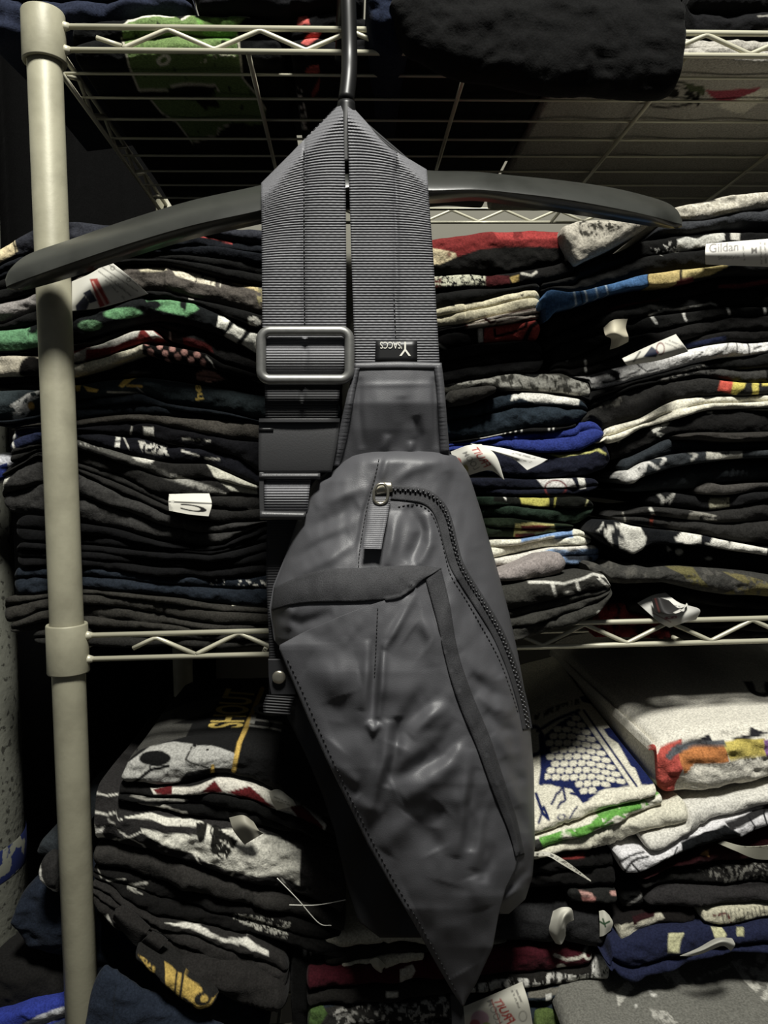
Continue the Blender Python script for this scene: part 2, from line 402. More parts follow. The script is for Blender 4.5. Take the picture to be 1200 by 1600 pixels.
# pouch -------------------------------------------------------------
pxl = ip([(703,585),(708,560),(712,545),(735,515),(752,490),(775,478),(820,462),(870,445),(915,427),(950,421),(1000,428),(1050,468),(1100,496),(1180,534),(1300,592),(1400,642),(1428,665)])
pxr = ip([(703,668),(706,690),(712,712),(735,729),(750,736),(800,752),(850,766),(900,780),(960,796),(1020,809),(1080,820),(1140,829),(1200,834),(1320,836),(1370,832),(1405,821),(1428,795)])
W_pouch = [([(597,715),(590,745),(570,800),(560,860),(562,890)], 4, -0.0022), ([(605,712),(596,750)], 5, 0.0015),
  ([(640,790),(660,830),(640,880)], 9, -0.004), ([(668,800),(672,850),(655,885)], 8, 0.004), ([(620,800),(612,850),(604,885)], 8, 0.0035),
  ([(575,760),(530,775),(490,790)], 9, 0.0025), ([(560,790),(520,810),(480,830)], 10, -0.003), ([(550,850),(520,870),(460,900)], 8, 0.0028), ([(545,830),(500,850),(455,875)], 7, -0.002),
  ([(700,735),(735,800),(752,850)], 14, -0.002), ([(690,720),(640,735),(605,760)], 7, 0.0015), ([(535,720),(510,745),(500,790)], 9, -0.002),
  ([(430,960),(470,975),(520,958)], 8, -0.003), ([(455,950),(450,985)], 5, 0.003),
  ([(715,905),(735,960),(760,1010),(780,1060)], 10, -0.004), ([(760,990),(790,1050),(808,1110)], 9, 0.002), ([(790,1120),(812,1200),(820,1300)], 10, -0.003),
  ([(722,1020),(750,1050),(790,1062)], 9, 0.0018), ([(735,1055),(765,1082),(800,1090)], 8, -0.0020), ([(745,1085),(775,1108),(805,1112)], 7, 0.0020), ([(758,1112),(785,1140),(812,1142)], 7, -0.0020), ([(772,1145),(795,1176),(820,1180)], 8, 0.0020), ([(785,1185),(806,1216),(826,1220)], 8, -0.0020),
  ([(795,1225),(812,1252),(832,1258)], 8, 0.0020), ([(805,1262),(820,1292),(834,1302)], 8, -0.0020), ([(790,1390),(825,1360),(835,1330)], 7, -0.004), ([(780,1415),(815,1385)], 6, 0.003)]
def pouch_depth(x, y, wr=True):
    v = np.clip((y-703)/725.0, 0, 1); L, R = pxl(y), pxr(y); u = np.clip((x-L)/(R-L+1e-6), 0, 1)
    s = np.clip(v/0.42, 0, 1); D = 0.026 + 0.027*s*s*(3-2*s)
    t = np.clip((v-0.72)/0.28, 0, 1); D = D*(1-0.35*t)
    D = D*np.sqrt(np.clip(1-(np.clip((0.03-v)/0.03, 0, 1))**2, 0, 1))*np.sqrt(np.clip(1-(np.clip((v-0.94)/0.06, 0, 1))**2, 0, 1))
    c = np.clip(1-np.abs(2*u-1)**2.8, 0, 1)**0.62
    d = D*c
    if wr:
        e = np.clip(c*1.6, 0, 1)
        n = (vnoise(x/26+0.3*y/26, y/60, 5.0)-0.5)*0.0026 + (vnoise(x/11, y/16, 9.0)-0.5)*0.0009
        d = d + e*(gauss(x, y, W_pouch) + n)
    return d
YE = -0.056
def pouchY(x, y): return YE - pouch_depth(x, y)
def pouchB(x, y): return YE + 0.45*np.minimum(pouch_depth(x, y, False), 0.035)
pouch = panel('pouch', pxl, pxr, 703, 1428, pouchY, M_nylon, bag, 3.2, 3.2, yback=pouchB)

# flap -------------------------------------------------------------
fxl = ip([(912,640),(918,640),(930,628),(944,583),(955,552),(968,520),(990,470),(1008,437),(1014,436),(1060,455),(1120,480),(1185,509),(1250,541),(1320,575),(1380,609),(1440,645),(1505,681),(1548,706),(1572,722)])
fxr = ip([(912,648),(918,650),(950,672),(1000,690),(1050,706),(1090,722),(1150,748),(1220,776),(1280,799),(1330,812),(1360,805),(1390,790),(1430,779),(1480,770),(1535,745),(1560,730),(1572,725)])
W_flap = [([(588,945),(588,1010),(584,1070),(581,1130)], 6, -0.0060), ([(600,1000),(597,1070),(590,1125)], 5, 0.0040), ([(575,1000),(572,1060),(565,1110)], 7, 0.0030),
  ([(574,1128),(583,1142),(594,1130)], 5, 0.0035), ([(606,1125),(600,1180),(585,1240),(570,1290)], 8, 0.0045), ([(622,1120),(618,1180),(605,1230)], 7, -0.0045),
  ([(700,1060),(665,1090),(635,1130),(620,1165)], 14, -0.0060), ([(705,1100),(670,1120),(640,1150)], 9, 0.0030), ([(722,1130),(690,1175),(640,1205),(610,1220)], 13, -0.0065), ([(728,1150),(710,1190),(670,1225),(630,1250)], 13, 0.0040),
  ([(735,1170),(728,1230),(722,1290),(712,1340)], 9, 0.0045), ([(750,1200),(738,1260),(735,1330)], 8, -0.0050), ([(770,1230),(752,1290),(742,1360)], 9, 0.0040), ([(782,1270),(765,1320),(755,1380)], 7, -0.0040),
  ([(640,1275),(610,1315),(600,1330)], 16, 0.0035), ([(690,1260),(660,1290),(680,1330)], 15, -0.0040), ([(530,1090),(545,1130),(520,1160)], 20, -0.0040), ([(480,1040),(520,1060),(560,1050)], 20, 0.0030),
  ([(500,1180),(540,1215),(560,1225)], 9, 0.0030), ([(520,1205),(560,1245)], 8, -0.0030), ([(545,1255),(600,1270)], 10, 0.0025), ([(700,1380),(680,1450),(720,1520)], 25, -0.0030), ([(740,1370),(755,1420)], 14, 0.0030),
  ([(650,915),(675,985),(685,1040)], 16, 0.0035), ([(650,925),(622,975),(600,1015)], 7, 0.0050), ([(640,990),(668,1010)], 18, -0.0035)]
def flapY(x, y):
    L, R = fxl(y), fxr(y); u = np.clip((x-L)/(R-L+1e-6), 0, 1)
    yl = np.interp(y, [912, 1010, 1200, 1420, 1572], [-0.100, -0.092, -0.100, -0.094, -0.064])
    yr = pouchY(np.minimum(R, pxr(np.minimum(y, 1400))-4), np.minimum(y, 1330))-0.0015
    yr2 = np.interp(y, [1300, 1400, 1480, 1572], [-0.089, -0.091, -0.083, -0.063]); k_ = np.clip((y-1240)/120, 0, 1); k_ = k_*k_*(3-2*k_); yr = yr*(1-k_) + yr2*k_
    b = np.interp(y, [912, 1050, 1250, 1420, 1572], [0.004, 0.013, 0.016, 0.008, 0.002])
    base = yl*(1-u) + yr*u - b*np.sin(np.pi*u)**0.8
    low = np.clip((y-912)/80, 0.15, 1)
    n = (vnoise(x/40, y/70, 2.0)-0.5)*0.004 + (vnoise(x/14, y/22, 4.0)-0.5)*0.0010
    e = np.clip(np.minimum(u, 1-u)*9, 0.15, 1)
    g = base - e*low*(gauss(x, y, W_flap) + n)
    m = pouchY(x, np.minimum(y, 1428)) - 0.0018 + np.clip((y-1380)/60, 0, 1)*0.03
    inside = (x > pxl(np.minimum(y, 1420))) & (x < pxr(np.minimum(y, 1420)))
    sm = 0.002; dd = np.clip((m-g)/sm, -1, 1)                     # soft minimum keeps the cloth free of a hard ridge
    return np.where(inside, np.where(m-g >= sm, g, np.where(m-g <= -sm, m, (m+g)/2 - sm*(1+dd*dd)/4 - 0*g)), g)
flap = panel('flap', fxl, fxr, 912, 1572, flapY, M_nylon, bag, 3.0, 3.0, thick=0.0012)
stitches('edge_stitching', [(449,1030),(468,1070),(492,1125),(520,1188),(552,1255),(586,1322),(619,1382),(655,1442),(690,1506),(714,1552)], lambda x, y: flapY(x, y)-0.0002, M_thread, flap)
stitches('seam_stitching', [(590,950),(588,1000),(585,1060)], lambda x, y: flapY(x, y)-0.0002, M_thread, flap, 6, 4)

# twill tapes ------------------------------------------------------
def overY(x, y):
    a = pouchY(x, y); b = flapY(x, y); ins = (x > fxl(y)) & (x < fxr(y)) & (y > 912)
    return np.where(ins, np.minimum(a, b), a) - 0.0014
ribbon('side_tape', [(662,893),(672,930),(684,975),(694,1020),(704,1060),(721,1110),(746,1170),(771,1240),(795,1300),(806,1340)], [(690,890),(703,945),(712,1000),(722,1040),(740,1090),(765,1150),(785,1210),(805,1270),(820,1335)], overY, M_twill, bag, nu=11, crown=0.0012)
ribbon('pocket_tape', [(424,955),(455,946),(500,942),(560,941),(615,936),(640,925),(662,905)], [(428,918),(470,900),(510,890),(560,888),(610,885),(650,884),(690,888)], overY, M_twill, bag, nu=13, crown=0.0020)
# zip ---------------------------------------------------------------
ZP = [(606,764),(640,766),(665,770),(685,783),(699,808),(709,848),(719,882),(736,912),(760,950),(780,985),(795,1020),(808,1058),(820,1105),(826,1140)]
zz = spline(ZP, 400); tg = np.gradient(zz, axis=0); tg /= np.linalg.norm(tg, axis=1)[:, None]; nm = np.stack([-tg[:, 1], tg[:, 0]], -1)
sel = np.linspace(0, 399, 16).astype(int)
def zipY(x, y): return pouchY(x, y) - 0.0008
wd = np.interp(np.linspace(0, 1, 16), [0, 0.12, 0.6, 1], [16, 18, 14, 9])
zt = ribbon('zip_tape', zz[sel] - nm[sel]*6, zz[sel] + nm[sel]*wd[:, None], zipY, M_twill, bag, nu=9)
parts = []
q = resample(zz, 120)
for i in range(0, 119):
    a = q[i]; d = q[min(i+1, 119)] - q[max(i-1, 0)]; d = d/np.linalg.norm(d); nn = np.array([-d[1], d[0]])
    s = 1 if i % 2 else -1
    pts = np.array([a + nn*s*0.3, a + nn*s*2.8]); w3 = P(pts[:, 0], pts[:, 1], zipY(pts[:, 0], pts[:, 1]) - 0.0010)
    parts.append(tubegeo(w3, 0.00085, 6))
V, Fc = join(parts); o = mesh('zip_teeth', V, Fc, M_coil, bag); o['kind'] = 'stuff'
stitches('zip_stitching', [(622,792),(650,788),(672,800),(686,830),(695,865),(705,900),(730,940),(756,985),(780,1030),(797,1075),(810,1115)], lambda x, y: pouchY(x, y)-0.0003, M_thread, bag, 7, 4)
stitches('seam_stitching', [(592,718),(586,745),(572,800),(562,860),(560,888)], lambda x, y: pouchY(x, y)-0.0002, M_thread, bag, 6, 4)
# zip slider and pull
yz = float(zipY(np.array(600.), np.array(765.)))
sl = ribbon('zip_slider', [(588,774),(598,772),(614,768)], [(586,760),(597,754),(612,754)], lambda x, y: yz - 0.0028 + 0*x, M_nickel, bag, n=14, nu=9, thick=0.003, crown=0.0012)
lp = np.array([(584,768),(590,758),(601,757),(606,768),(604,782),(594,787),(585,782)], float)
lp = np.vstack([lp, lp[:1]]); lp = spline(lp, 36)[:-1]
tube('pull_loop', P(lp[:, 0], lp[:, 1], yz-0.0065), 0.0010, M_nickel, sl, 8, True)
def pullY(x, y): return np.minimum(yz - 0.0055 - 0.0035*np.clip((y-775)/85, 0, 1), pouchY(np.clip(x, 560, 620), y) - 0.004 - 0.006*np.clip((y-775)/85, 0, 1))
ribbon('pull_tab', [(580,776),(575,800),(570,835),(567,857)], [(611,776),(606,805),(599,840),(596,858)], pullY, M_web, bag, n=200, nu=7, thick=0.0016, rib=(3.2, 0.0003))

# connector panel above the pouch -------------------------------------
cxl = ip([(568,553),(600,547),(640,538),(690,526),(730,511)])
cxr = ip([(568,690),(600,694),(650,698),(700,702),(730,704)])
W_con = [([(622,705),(632,660),(628,620)], 10, -0.0020), ([(652,708),(655,680),(650,650)], 6, -0.0025), ([(640,712),(643,690)], 5, 0.0025), ([(566,700),(560,640),(562,590)], 5, -0.0022), ([(682,700),(680,640),(678,590)], 4, -0.0022),
         ([(556,602),(680,600)], 3, 0.0007), ([(600,706),(606,680)], 5, 0.0018)]
def conY(x, y):
    u = np.clip((x-cxl(y))/(cxr(y)-cxl(y)), 0, 1)
    return YS - 0.003 + 0.012*np.clip((y-630)/90, 0, 1) - 0.0035*np.sin(np.pi*u)*np.clip((y-568)/60, 0, 1)*np.clip((730-y)/60, 0, 1) - gauss(x, y, W_con) - (vnoise(x/16, y/45, 8.)-0.5)*0.0012
con = panel('connector', cxl, cxr, 568, 728, conY, M_nylon, bag, 3, 3, thick=0.004)
ribbon('edge_binding', [(553,575),(545,605),(536,645),(526,690),(512,728)], [(562,575),(556,605),(549,645),(541,690),(530,728)], lambda x, y: conY(x, y)-0.001, M_nylon, con, nu=7, crown=0.002, rib=(7, 0.0008))
ribbon('edge_binding', [(678,572),(682,605),(685,650),(688,705)], [(690,572),(694,605),(698,650),(702,705)], lambda x, y: conY(x, y)-0.001, M_nylon, con, nu=7, crown=0.002, rib=(7, 0.0008))
ribbon('top_hem', [(554,577),(622,576),(690,577)], [(554,567),(622,565),(690,567)], lambda x, y: conY(x, y)-0.0008, M_nylon, con, nu=5, crown=0.001)

# straps ----------------------------------------------------------------
def strap(name, xl, xr, y0, y1, diag, mid, m=None):
    """front web of the strap: cross ribs are real and run level; the top edge rolls back over the hanger"""
    ys = np.arange(y0, y1, 0.62); nu = 41; u = np.linspace(0, 1, nu); L, R = xl(ys), xr(ys)
    X = L[:, None]*(1-u) + R[:, None]*u; Y = np.repeat(ys[:, None], nu, 1)
    (ax, ay), (bx, by) = diag; nl = math.hypot(bx-ax, by-ay)
    dd = np.abs((bx-ax)*(Y-ay) - (by-ay)*(X-ax))/nl                    # distance to the slanting top edge
    roll = np.clip(1-dd/22, 0, 1)
    um = (X-xl(y1))/(xr(y1)-xl(y1))
    D = YS + 0.015*roll**2.2 - 0.0012*np.abs(np.sin(np.pi*2*np.clip(um, 0, 1))) + 0.0018*np.exp(-((um-mid)/0.014)**2) + (vnoise(X/60, Y/60, 1.)-0.5)*0.002
    lift = np.clip(1-dd/120, 0, 1)**2*(X-X.mean())*(0.35 if bx > ax and by < ay else -0.35)
    rb = 0.00085*(0.5+0.5*np.cos(2*np.pi*(Y+lift)/4.15))*(0.86+0.14*np.cos(2*np.pi*X/4.6 + np.floor((Y+lift)/4.15)*np.pi))
    Vf = P(X, Y, D - rb); Vb = Vf.copy(); Vb[..., 1] = YS + 0.0028 + 0.016*roll
    return closed(name, Vf, Vb, m or M_web, bag)
strap('strap', ip([(164,528),(200,492),(240,454),(286,408),(400,409),(516,410)]), ip([(164,532),(175,536),(300,540),(400,541),(516,541)]), 164, 515, ((408,286),(530,163)), 0.5)
strap('strap', ip([(164,543),(300,546),(400,549),(570,555)]), ip([(164,548),(190,572),(215,592),(232,610),(250,642),(265,667),(400,677),(570,687)]), 164, 570, ((546,163),(667,265)), 0.49)
for L, R in (([(412,500),(412,400),(412,292)], [(536,500),(536,350),(529,170)]), ([(556,500),(552,400),(548,170)], [(676,500),(672,400),(662,268)])):
    ribbon('strap_back', L, R, lambda x, y: YS + 0.034 + 0*x, M_webdark, bag, nu=7, thick=0.002, rib=(4.1, 0.0004), n=200)
    continue
    a = P(np.linspace(L[-1][0], R[-1][0], 20), np.linspace(L[-1][1], R[-1][1], 20), YS+0.016)
    Vt = np.stack([a + np.array([0, 0.018*math.sin(t), 0.0045*math.cos(t)]) for t in np.linspace(-math.pi/2, math.pi/2, 9)], 0)
    Vi = Vt.copy(); Vi[..., 2] -= 0.0022; closed('strap_fold', Vt, Vi, M_web, bag)
stitches('strap_stitching', [(475,236),(475,380),(476,510)], lambda x, y: YS + 0.0004 + 0*x, M_thread, bag, 8, 6, 0.0005)
stitches('strap_stitching', [(606,236),(612,380),(618,530)], lambda x, y: YS + 0.0004 + 0*x, M_thread, bag, 8, 6, 0.0005)
# sewn label with upside-down lettering
lab = ribbon('brand_label', [(587,533),(620,533),(652,532)], [(586,566),(620,566),(652,566)], lambda x, y: YS - 0.0035 + 0*x, M_satin, bag, nu=5, thick=0.0012, n=8)
YL = YS - 0.0040
lettering("'SACCS", [(628,534),(594,534),(594,545),(628,545)], M_white_thread, lab, YL)
lettering("Y", [(641,534),(625,534),(624,556),(642,556)], M_white_thread, lab, YL)
# metal slider ring
def rrect(x0, y0, x1, y1, r, n=7):
    pts = []
    for cx, cy, a0 in ((x1-r, y0+r, -90), (x1-r, y1-r, 0), (x0+r, y1-r, 90), (x0+r, y0+r, 180)):
        for k in range(n): a = math.radians(a0 + 90*k/(n-1)); pts.append((cx+r*math.cos(a), cy+r*math.sin(a)))
    return np.array(pts)
rr = rrect(408, 517, 546, 593, 14)
tube('strap_adjuster', P(rr[:, 0], rr[:, 1], YS-0.006), 0.0034, M_steel, bag, 10, True)
ribbon('strap_loop', [(413,522),(412,545),(412,572),(413,590)], [(540,522),(541,545),(541,572),(540,590)], lambda x, y: YS + 0.002 - 0.007*np.sin(np.pi*np.clip((y-520)/72, 0, 1)), M_web, bag, nu=25, n=150, rib=(4.1, 0.0005), thick=0.002, groove=(0.5, 0.018, 0.0016))
ribbon('strap_lower', [(413,586),(414,625),(415,662)], [(532,586),(530,625),(527,662)], lambda x, y: YS + 0.008 - 0.004*np.sin(np.pi*np.clip((y-600)/70, 0, 1)), M_webdark, bag, nu=25, n=150, rib=(4.1, 0.0005), thick=0.002, groove=(0.5, 0.018, 0.0016))
# side-release buckle
bk = ribbon('buckle', [(405,656),(404,690),(404,738)], [(531,656),(527,690),(518,738)], lambda x, y: YS + 0.002 - 0.003*np.sin(np.pi*np.clip((y-652)/90, 0, 1))**0.5, M_buckle, bag, nu=21, n=24, thick=0.010)
ribbon('buckle_rim', [(405,654),(404,660)], [(531,654),(530,660)], lambda x, y: YS - 0.0025 + 0*x, M_buckle, bk, nu=7, n=6, thick=0.012, crown=0.001)
ribbon('buckle_notch', [(404,669),(404,673)], [(427,669),(427,673)], lambda x, y: YS - 0.0016 + 0*x, M_satin, bk, nu=4, n=4, thick=0.001)
ll = ribbon('buckle_prong', [(405,738),(405,775),(406,812)], [(412,738),(412,775),(413,812)], lambda x, y: YS - 0.001 + 0*x, M_buckle, bag, nu=5, n=20, thick=0.010)
ribbon('buckle_bar', [(405,739),(450,739),(500,739)], [(405,749),(450,749),(500,749)], lambda x, y: YS - 0.001 + 0*x, M_buckle, bag, nu=5, n=20, thick=0.008, crown=0.002)
ribbon('buckle_bar', [(406,798),(440,799),(478,800)], [(406,812),(440,812),(475,812)], lambda x, y: YS - 0.001 + 0*x, M_buckle, bag, nu=5, n=20, thick=0.008, crown=0.002)
ribbon('waist_web', [(413,746),(413,770),(413,802)], [(486,746),(483,770),(480,802)], lambda x, y: YS + 0.004 - 0.005*np.sin(np.pi*np.clip((y-745)/58, 0, 1)), M_web, bag, nu=15, n=100, rib=(4.1, 0.0005), thick=0.002)
ribbon('waist_web_tail', [(417,806),(416,900),(420,1000),(420,1112)], [(476,806),(470,900),(462,1000),(470,1112)], lambda x, y: YS + 0.022 + 0*x, M_webdark, bag, nu=15, n=300, rib=(4.1, 0.0004), thick=0.002)
# snap tab on the left edge
tb = ribbon('snap_tab', [(419,1030),(420,1060),(424,1086)], [(452,1030),(458,1060),(462,1086)], lambda x, y: YS + 0.012 + 0*x, M_webdark, bag, nu=60, n=30, thick=0.002)
c = P(436, 1058, YS+0.010); ang = np.linspace(0, 2*np.pi, 28, endpoint=False)
rad = [0.0048, 0.0047, 0.0040, 0.0015]; dy = [0, -0.0010, -0.0016, -0.0018]
V = np.stack([np.stack([c[0]+r*np.cos(ang), np.full(28, c[1]+d), c[2]+r*np.sin(ang)], -1) for r, d in zip(rad, dy)], 0)
V = np.concatenate([V, np.broadcast_to(np.array([c[0], c[1]-0.0018, c[2]]), (1, 28, 3))], 0)
mesh('snap_button', V, gridfaces(5, 28, True), M_nickel, tb)
ribbon('ribbed_loop', [(416,1087),(413,1095),(411,1104),(412,1115)], [(460,1090),(456,1100),(453,1110),(454,1118)], lambda x, y: YS + 0.010 + 0*x, M_webdark, bag, nu=9, n=80, rib=(4.5, 0.0006), thick=0.002)
# back panel that shows left of the flap
bxl = ip([(1085,452),(1120,448),(1180,478),(1240,503),(1300,523),(1380,541),(1440,560),(1470,600)])
bxr = ip([(1085,600),(1300,700),(1440,720),(1470,690)])
panel('back_panel', bxl, bxr, 1085, 1465, lambda x, y: -0.052 - 0.006*np.sin(np.clip((x-440)/200, 0, 1)*3) + 0.002*np.sin(x/17+y/31), M_nylon_dark, bag, 6, 6, thick=0.006)
ribbon('strap_tail', [(704,1555),(706,1600),(704,1660)], [(722,1555),(726,1600),(724,1660)], lambda x, y: -0.058 + 0*x, M_webdark, bag, nu=7, n=60, thick=0.002)

# ------------------------------------------------------------------ hanger
hg = empty('clothes_hanger', P(540, 300, -0.055), 'glossy black plastic clothes hanger hooked on the upper shelf rail', 'hanger')
HY = -0.056
top_l = [(556,250),(480,268),(408,289),(300,313),(200,343),(110,374),(45,397),(16,420),(8,437)]
edge_l = [(556,290),(480,306),(408,328),(300,352),(200,381),(110,411),(45,434),(18,444),(10,448)]
low_l = [(556,312),(480,330),(408,350),(300,374),(200,404),(110,434),(45,452),(20,453),(12,452)]
dy_l = [0, 0, 0.003, 0.008, 0.013, 0.017, 0.018, 0.018, 0.018]
top_r = [(556,250),(610,254),(668,266),(740,268),(800,274),(880,282),(960,294),(1030,312),(1056,326),(1066,344)]
edge_r = [(556,290),(610,292),(668,297),(740,296),(800,301),(880,311),(960,325),(1020,338),(1052,347),(1065,350)]
low_r = [(556,312),(610,314),(668,318),(740,314),(800,321),(880,333),(960,345),(1020,354),(1054,357),(1066,354)]
dy_r = [0, 0, 0.001, 0.003, 0.006, 0.009, 0.012, 0.015, 0.016, 0.016]
def arm(T, E, B, dy):
    n = 90; k = len(T); s = np.linspace(0, k-1, n)
    t, e, b = spline(T, 400), spline(E, 400), spline(B, 400)
    t, e, b = resample(t, n), resample(e, n), resample(b, n)
    yy = HY + np.interp(e[:, 0], *(lambda a: (a[np.argsort(a[:, 0]), 0], a[np.argsort(a[:, 0]), 1]))(np.c_[np.array(E)[:, 0], dy]))
    taper = np.clip(np.linspace(0, 1, n)[::-1]*12, 0.25, 1)
    up = [(t, 0.010), (t*0.8+e*0.2, 0.0015), (t*0.5+e*0.5, -0.0060), (t*0.12+e*0.88, -0.0112), (e, -0.0118)]
    dn = [(e, -0.0118), (e*0.85+b*0.15, -0.0108), (e*0.4+b*0.6, -0.002), (b, 0.006), (b*0.6+e*0.4, 0.010), (e*0.4+t*0.6, 0.013), (t, 0.010)]
    return [np.stack([P(q[:, 0], q[:, 1], yy + d*taper) for q, d in pr], 1) for pr in (up, dn)]
A_, B_ = arm(top_l, edge_l, low_l, dy_l), arm(top_r, edge_r, low_r, dy_r)
Vs, Fs, off = [], [], 0
for ka, kb in zip(A_, B_):
    V = np.concatenate([ka[::-1], kb], 0); Vs.append(V.reshape(-1, 3)); Fs.append(gridfaces(V.shape[0], V.shape[1]) + off); off += V.shape[0]*V.shape[1]
body = mesh('hanger_arms', np.vstack(Vs), np.vstack(Fs), M_plastic, hg)
nk = [P(541, 262, HY), P(541, 215, HY), P(541, 180, HY), P(541, 160, HY)]
tube('hanger_neck', spline(nk, 20), np.linspace(0.010, 0.0060, 20), M_hook, hg, 16)
rail = P(536, 43, 0.0)
hk = [P(541, 158, HY), P(545, 120, HY+0.004), P(546, 80, HY+0.010)]
cz, cy = float(rail[2]) + 0.002, -0.018
rad = 0.027
hp = list(hk); xa = float(hk[-1][0]); x_end = float(P(520, 60, 0.0)[0])
for a in np.linspace(-10, -205, 14):
    A = math.radians(a); hp.append(np.array([xa + (x_end-xa)*(-a)/205*0.45, cy + rad*-math.cos(A), cz - 0.012 + rad*-math.sin(A)*0.95]))
tube('hook', spline(hp, 60), 0.0056, M_hook, hg, 14)
# ------------------------------------------------------------------ folded clothes
def smooth_line(pts, xs, win=9.0):
    a = np.array(sorted(pts), float); fine = np.linspace(xs[0]-60, xs[-1]+60, 900)
    y = np.interp(fine, a[:, 0], a[:, 1]); st = fine[1]-fine[0]; k = max(1, int(win/st))
    ker = np.hanning(2*k+3); ker /= ker.sum()
    return np.interp(xs, fine, np.convolve(np.pad(y, len(ker)//2, mode='edge'), ker, 'valid'))
def sway(x, y, z):                              # slow creases shared by neighbours, so a stack stays stacked
    return (np.sin(37*x+19*z+1.3)*np.sin(29*z+11*x) + 0.6*np.sin(83*x-23*z+0.4))*0.0014
_seed = [0]
_laid = []                                      # garments already stacked: x, lowest and highest z along x, depth range
def settle(R, Y, depth):
    """let a garment yield to those already lying above or below it, so that no two share the same space"""
    X = R[:, :, 0].mean(1); lo, hi = R[..., 2].min(1), R[..., 2].max(1); t0 = hi-lo; nlo, nhi = lo.copy(), hi.copy()
    for x, a, b, y0, y1 in _laid:
        if Y > y1 or Y+depth < y0: continue
        m = (X > x[0]) & (X < x[-1])
        if m.sum() < 3: continue
        pa, pb = np.interp(X, x, a), np.interp(X, x, b)
        if np.median((pa+pb)[m]) > np.median((lo+hi)[m]): nhi = np.where(m, np.minimum(nhi, pa-0.0003), nhi)
        else: nlo = np.where(m, np.maximum(nlo, pb+0.0003), nlo)
    bad = (nhi-nlo) < 0.4*t0; c = (nhi+nlo)/2
    nlo = np.where(bad, c-0.2*t0, nlo); nhi = np.where(bad, c+0.2*t0, nhi)
    k = np.hanning(9); k /= k.sum()
    R[..., 2] = nlo[:, None] + (R[..., 2]-lo[:, None])*((nhi-nlo)/np.maximum(t0, 1e-6))[:, None]
    o = np.argsort(X); _laid.append((X[o], R[..., 2].min(1)[o], R[..., 2].max(1)[o], Y, Y+depth))
def fold(label, top, bot, color, Y=0.022, layers=2, prints=(), er=(9, 9), depth=0.25, topn=3, botn=2, step=2.6, seams=(), tilt=0.0,
         name='folded_tshirt', cat='t-shirt', group=None, nose=1.0, rough=1.0, bounds=None, offs=None, gap=0.5, allp=False):
    """one folded garment: its front edge follows the photo lines top/bot at depth Y, and it runs back onto the shelf"""
    _seed[0] += 1; sd = _seed[0]; rng = np.random.RandomState(sd)
    x0 = max(min(p[0] for p in top), min(p[0] for p in bot)); x1 = min(max(p[0] for p in top), max(p[0] for p in bot))
    if x0 >= x1: x0, x1 = top[0][0], top[-1][0]
    if prints: step = min(step, 1.6)
    n = max(8, int((x1-x0)/step)+1); xs = np.linspace(x0, x1, n)
    yt = smooth_line(top, xs) + gap; yb = smooth_line(bot, xs) - gap; yb = np.maximum(yb, yt+2.5)
    s = np.ones(n); 
    for e, d in ((er[0], xs-x0), (er[1], x1-xs)):
        if e > 0: q = np.clip(1-d/e, 0, 1); s = np.minimum(s, np.sqrt(np.clip(1-q*q, 0, 1)))
    yc = (yt+yb)/2; hh = (yb-yt)/2; yt = yc-hh*s; yb = yc+hh*s
    th = float(np.median(yb-yt)); hm = th*0.0005
    b = np.array(bounds if bounds is not None else np.linspace(0, 1, layers+1)); layers = len(b)-1
    if bounds is None and layers > 1: b[1:-1] += rng.uniform(-0.08, 0.08, layers-1)/layers*2
    fr, bk, ly = [], [], []
    for k in range(layers):
        lh = (b[k+1]-b[k])*hm; r = min(lh*0.62, 0.012)*nose
        mm = max(5, int((b[k+1]-b[k])*th/(1.25 if prints else 2.2))); mm = min(mm, 44)
        for a in np.linspace(88, -88, mm):
            A = math.radians(a)
            fr.append(b[k] + (b[k+1]-b[k])*(1-math.sin(A))/2); bk.append(r*(1-math.cos(A)**(0.5 if nose >= 1.9 else 0.75))); ly.append(k)
    fr, bk, ly = np.array(fr), np.array(bk), np.array(ly)
    Yp = yt[:, None] + (yb-yt)[:, None]*fr[None]; Xp = np.repeat(xs[:, None], len(fr), 1)
    B = P(Xp, Yp, Y)
    off = np.zeros((n, layers))
    for k in range(layers):
        ph = rng.uniform(0, 6.28, 3); off[:, k] = 0.0018*rough*(np.sin(xs/47+ph[0]) + 0.7*np.sin(xs/21+ph[1]) + 0.4*np.sin(xs/11+ph[2])) + (0.0025*rng.uniform(-1, 1) if layers > 1 else 0)
        if offs is not None: off[:, k] += offs[k]
    D = Y + bk[None] + off[:, ly] + (1-s)[:, None]*0.012
    for sx in seams: D = D + 0.0014*np.exp(-((xs-sx)/2.6)**2)[:, None] - 0.0008*np.exp(-((xs-sx-6)/3.5)**2)[:, None]
    nm = (vnoise(Xp/13+sd, Yp/9, sd)-0.5)*0.0020*rough + (vnoise(Xp/38+sd, Yp/15, sd+9)-0.5)*0.0036*rough + (vnoise(Xp/5+sd, Yp/4, sd+5)-0.5)*0.0007
    B[..., 1] = D + nm
    def back(edge, count, sgn):
        rows = []
        for i in range(1, count+1):
            f = (i/count)**1.15; r = edge.copy(); r[:, 1] = edge[:, 1]*(1-f) + (Y+depth)*f
            r[:, 2] += tilt*(r[:, 1]-edge[:, 1]) + (sway(r[:, 0], 0, r[:, 1])*0.9 if (count > 3) else 0)*min(1, f*4)
            rows.append(r)
        return rows
    tb = back(B[:, 0], topn, 1)[::-1]; bb = back(B[:, -1], botn, -1)
    hz = (B[:, 0, 2]-B[:, -1, 2])                     # behind the fold the cloth lies a little thinner
    if topn <= 6:
        for r in tb: r[:, 2] -= 0.16*hz
    if botn <= 6:
        for r in bb: r[:, 2] += 0.16*hz
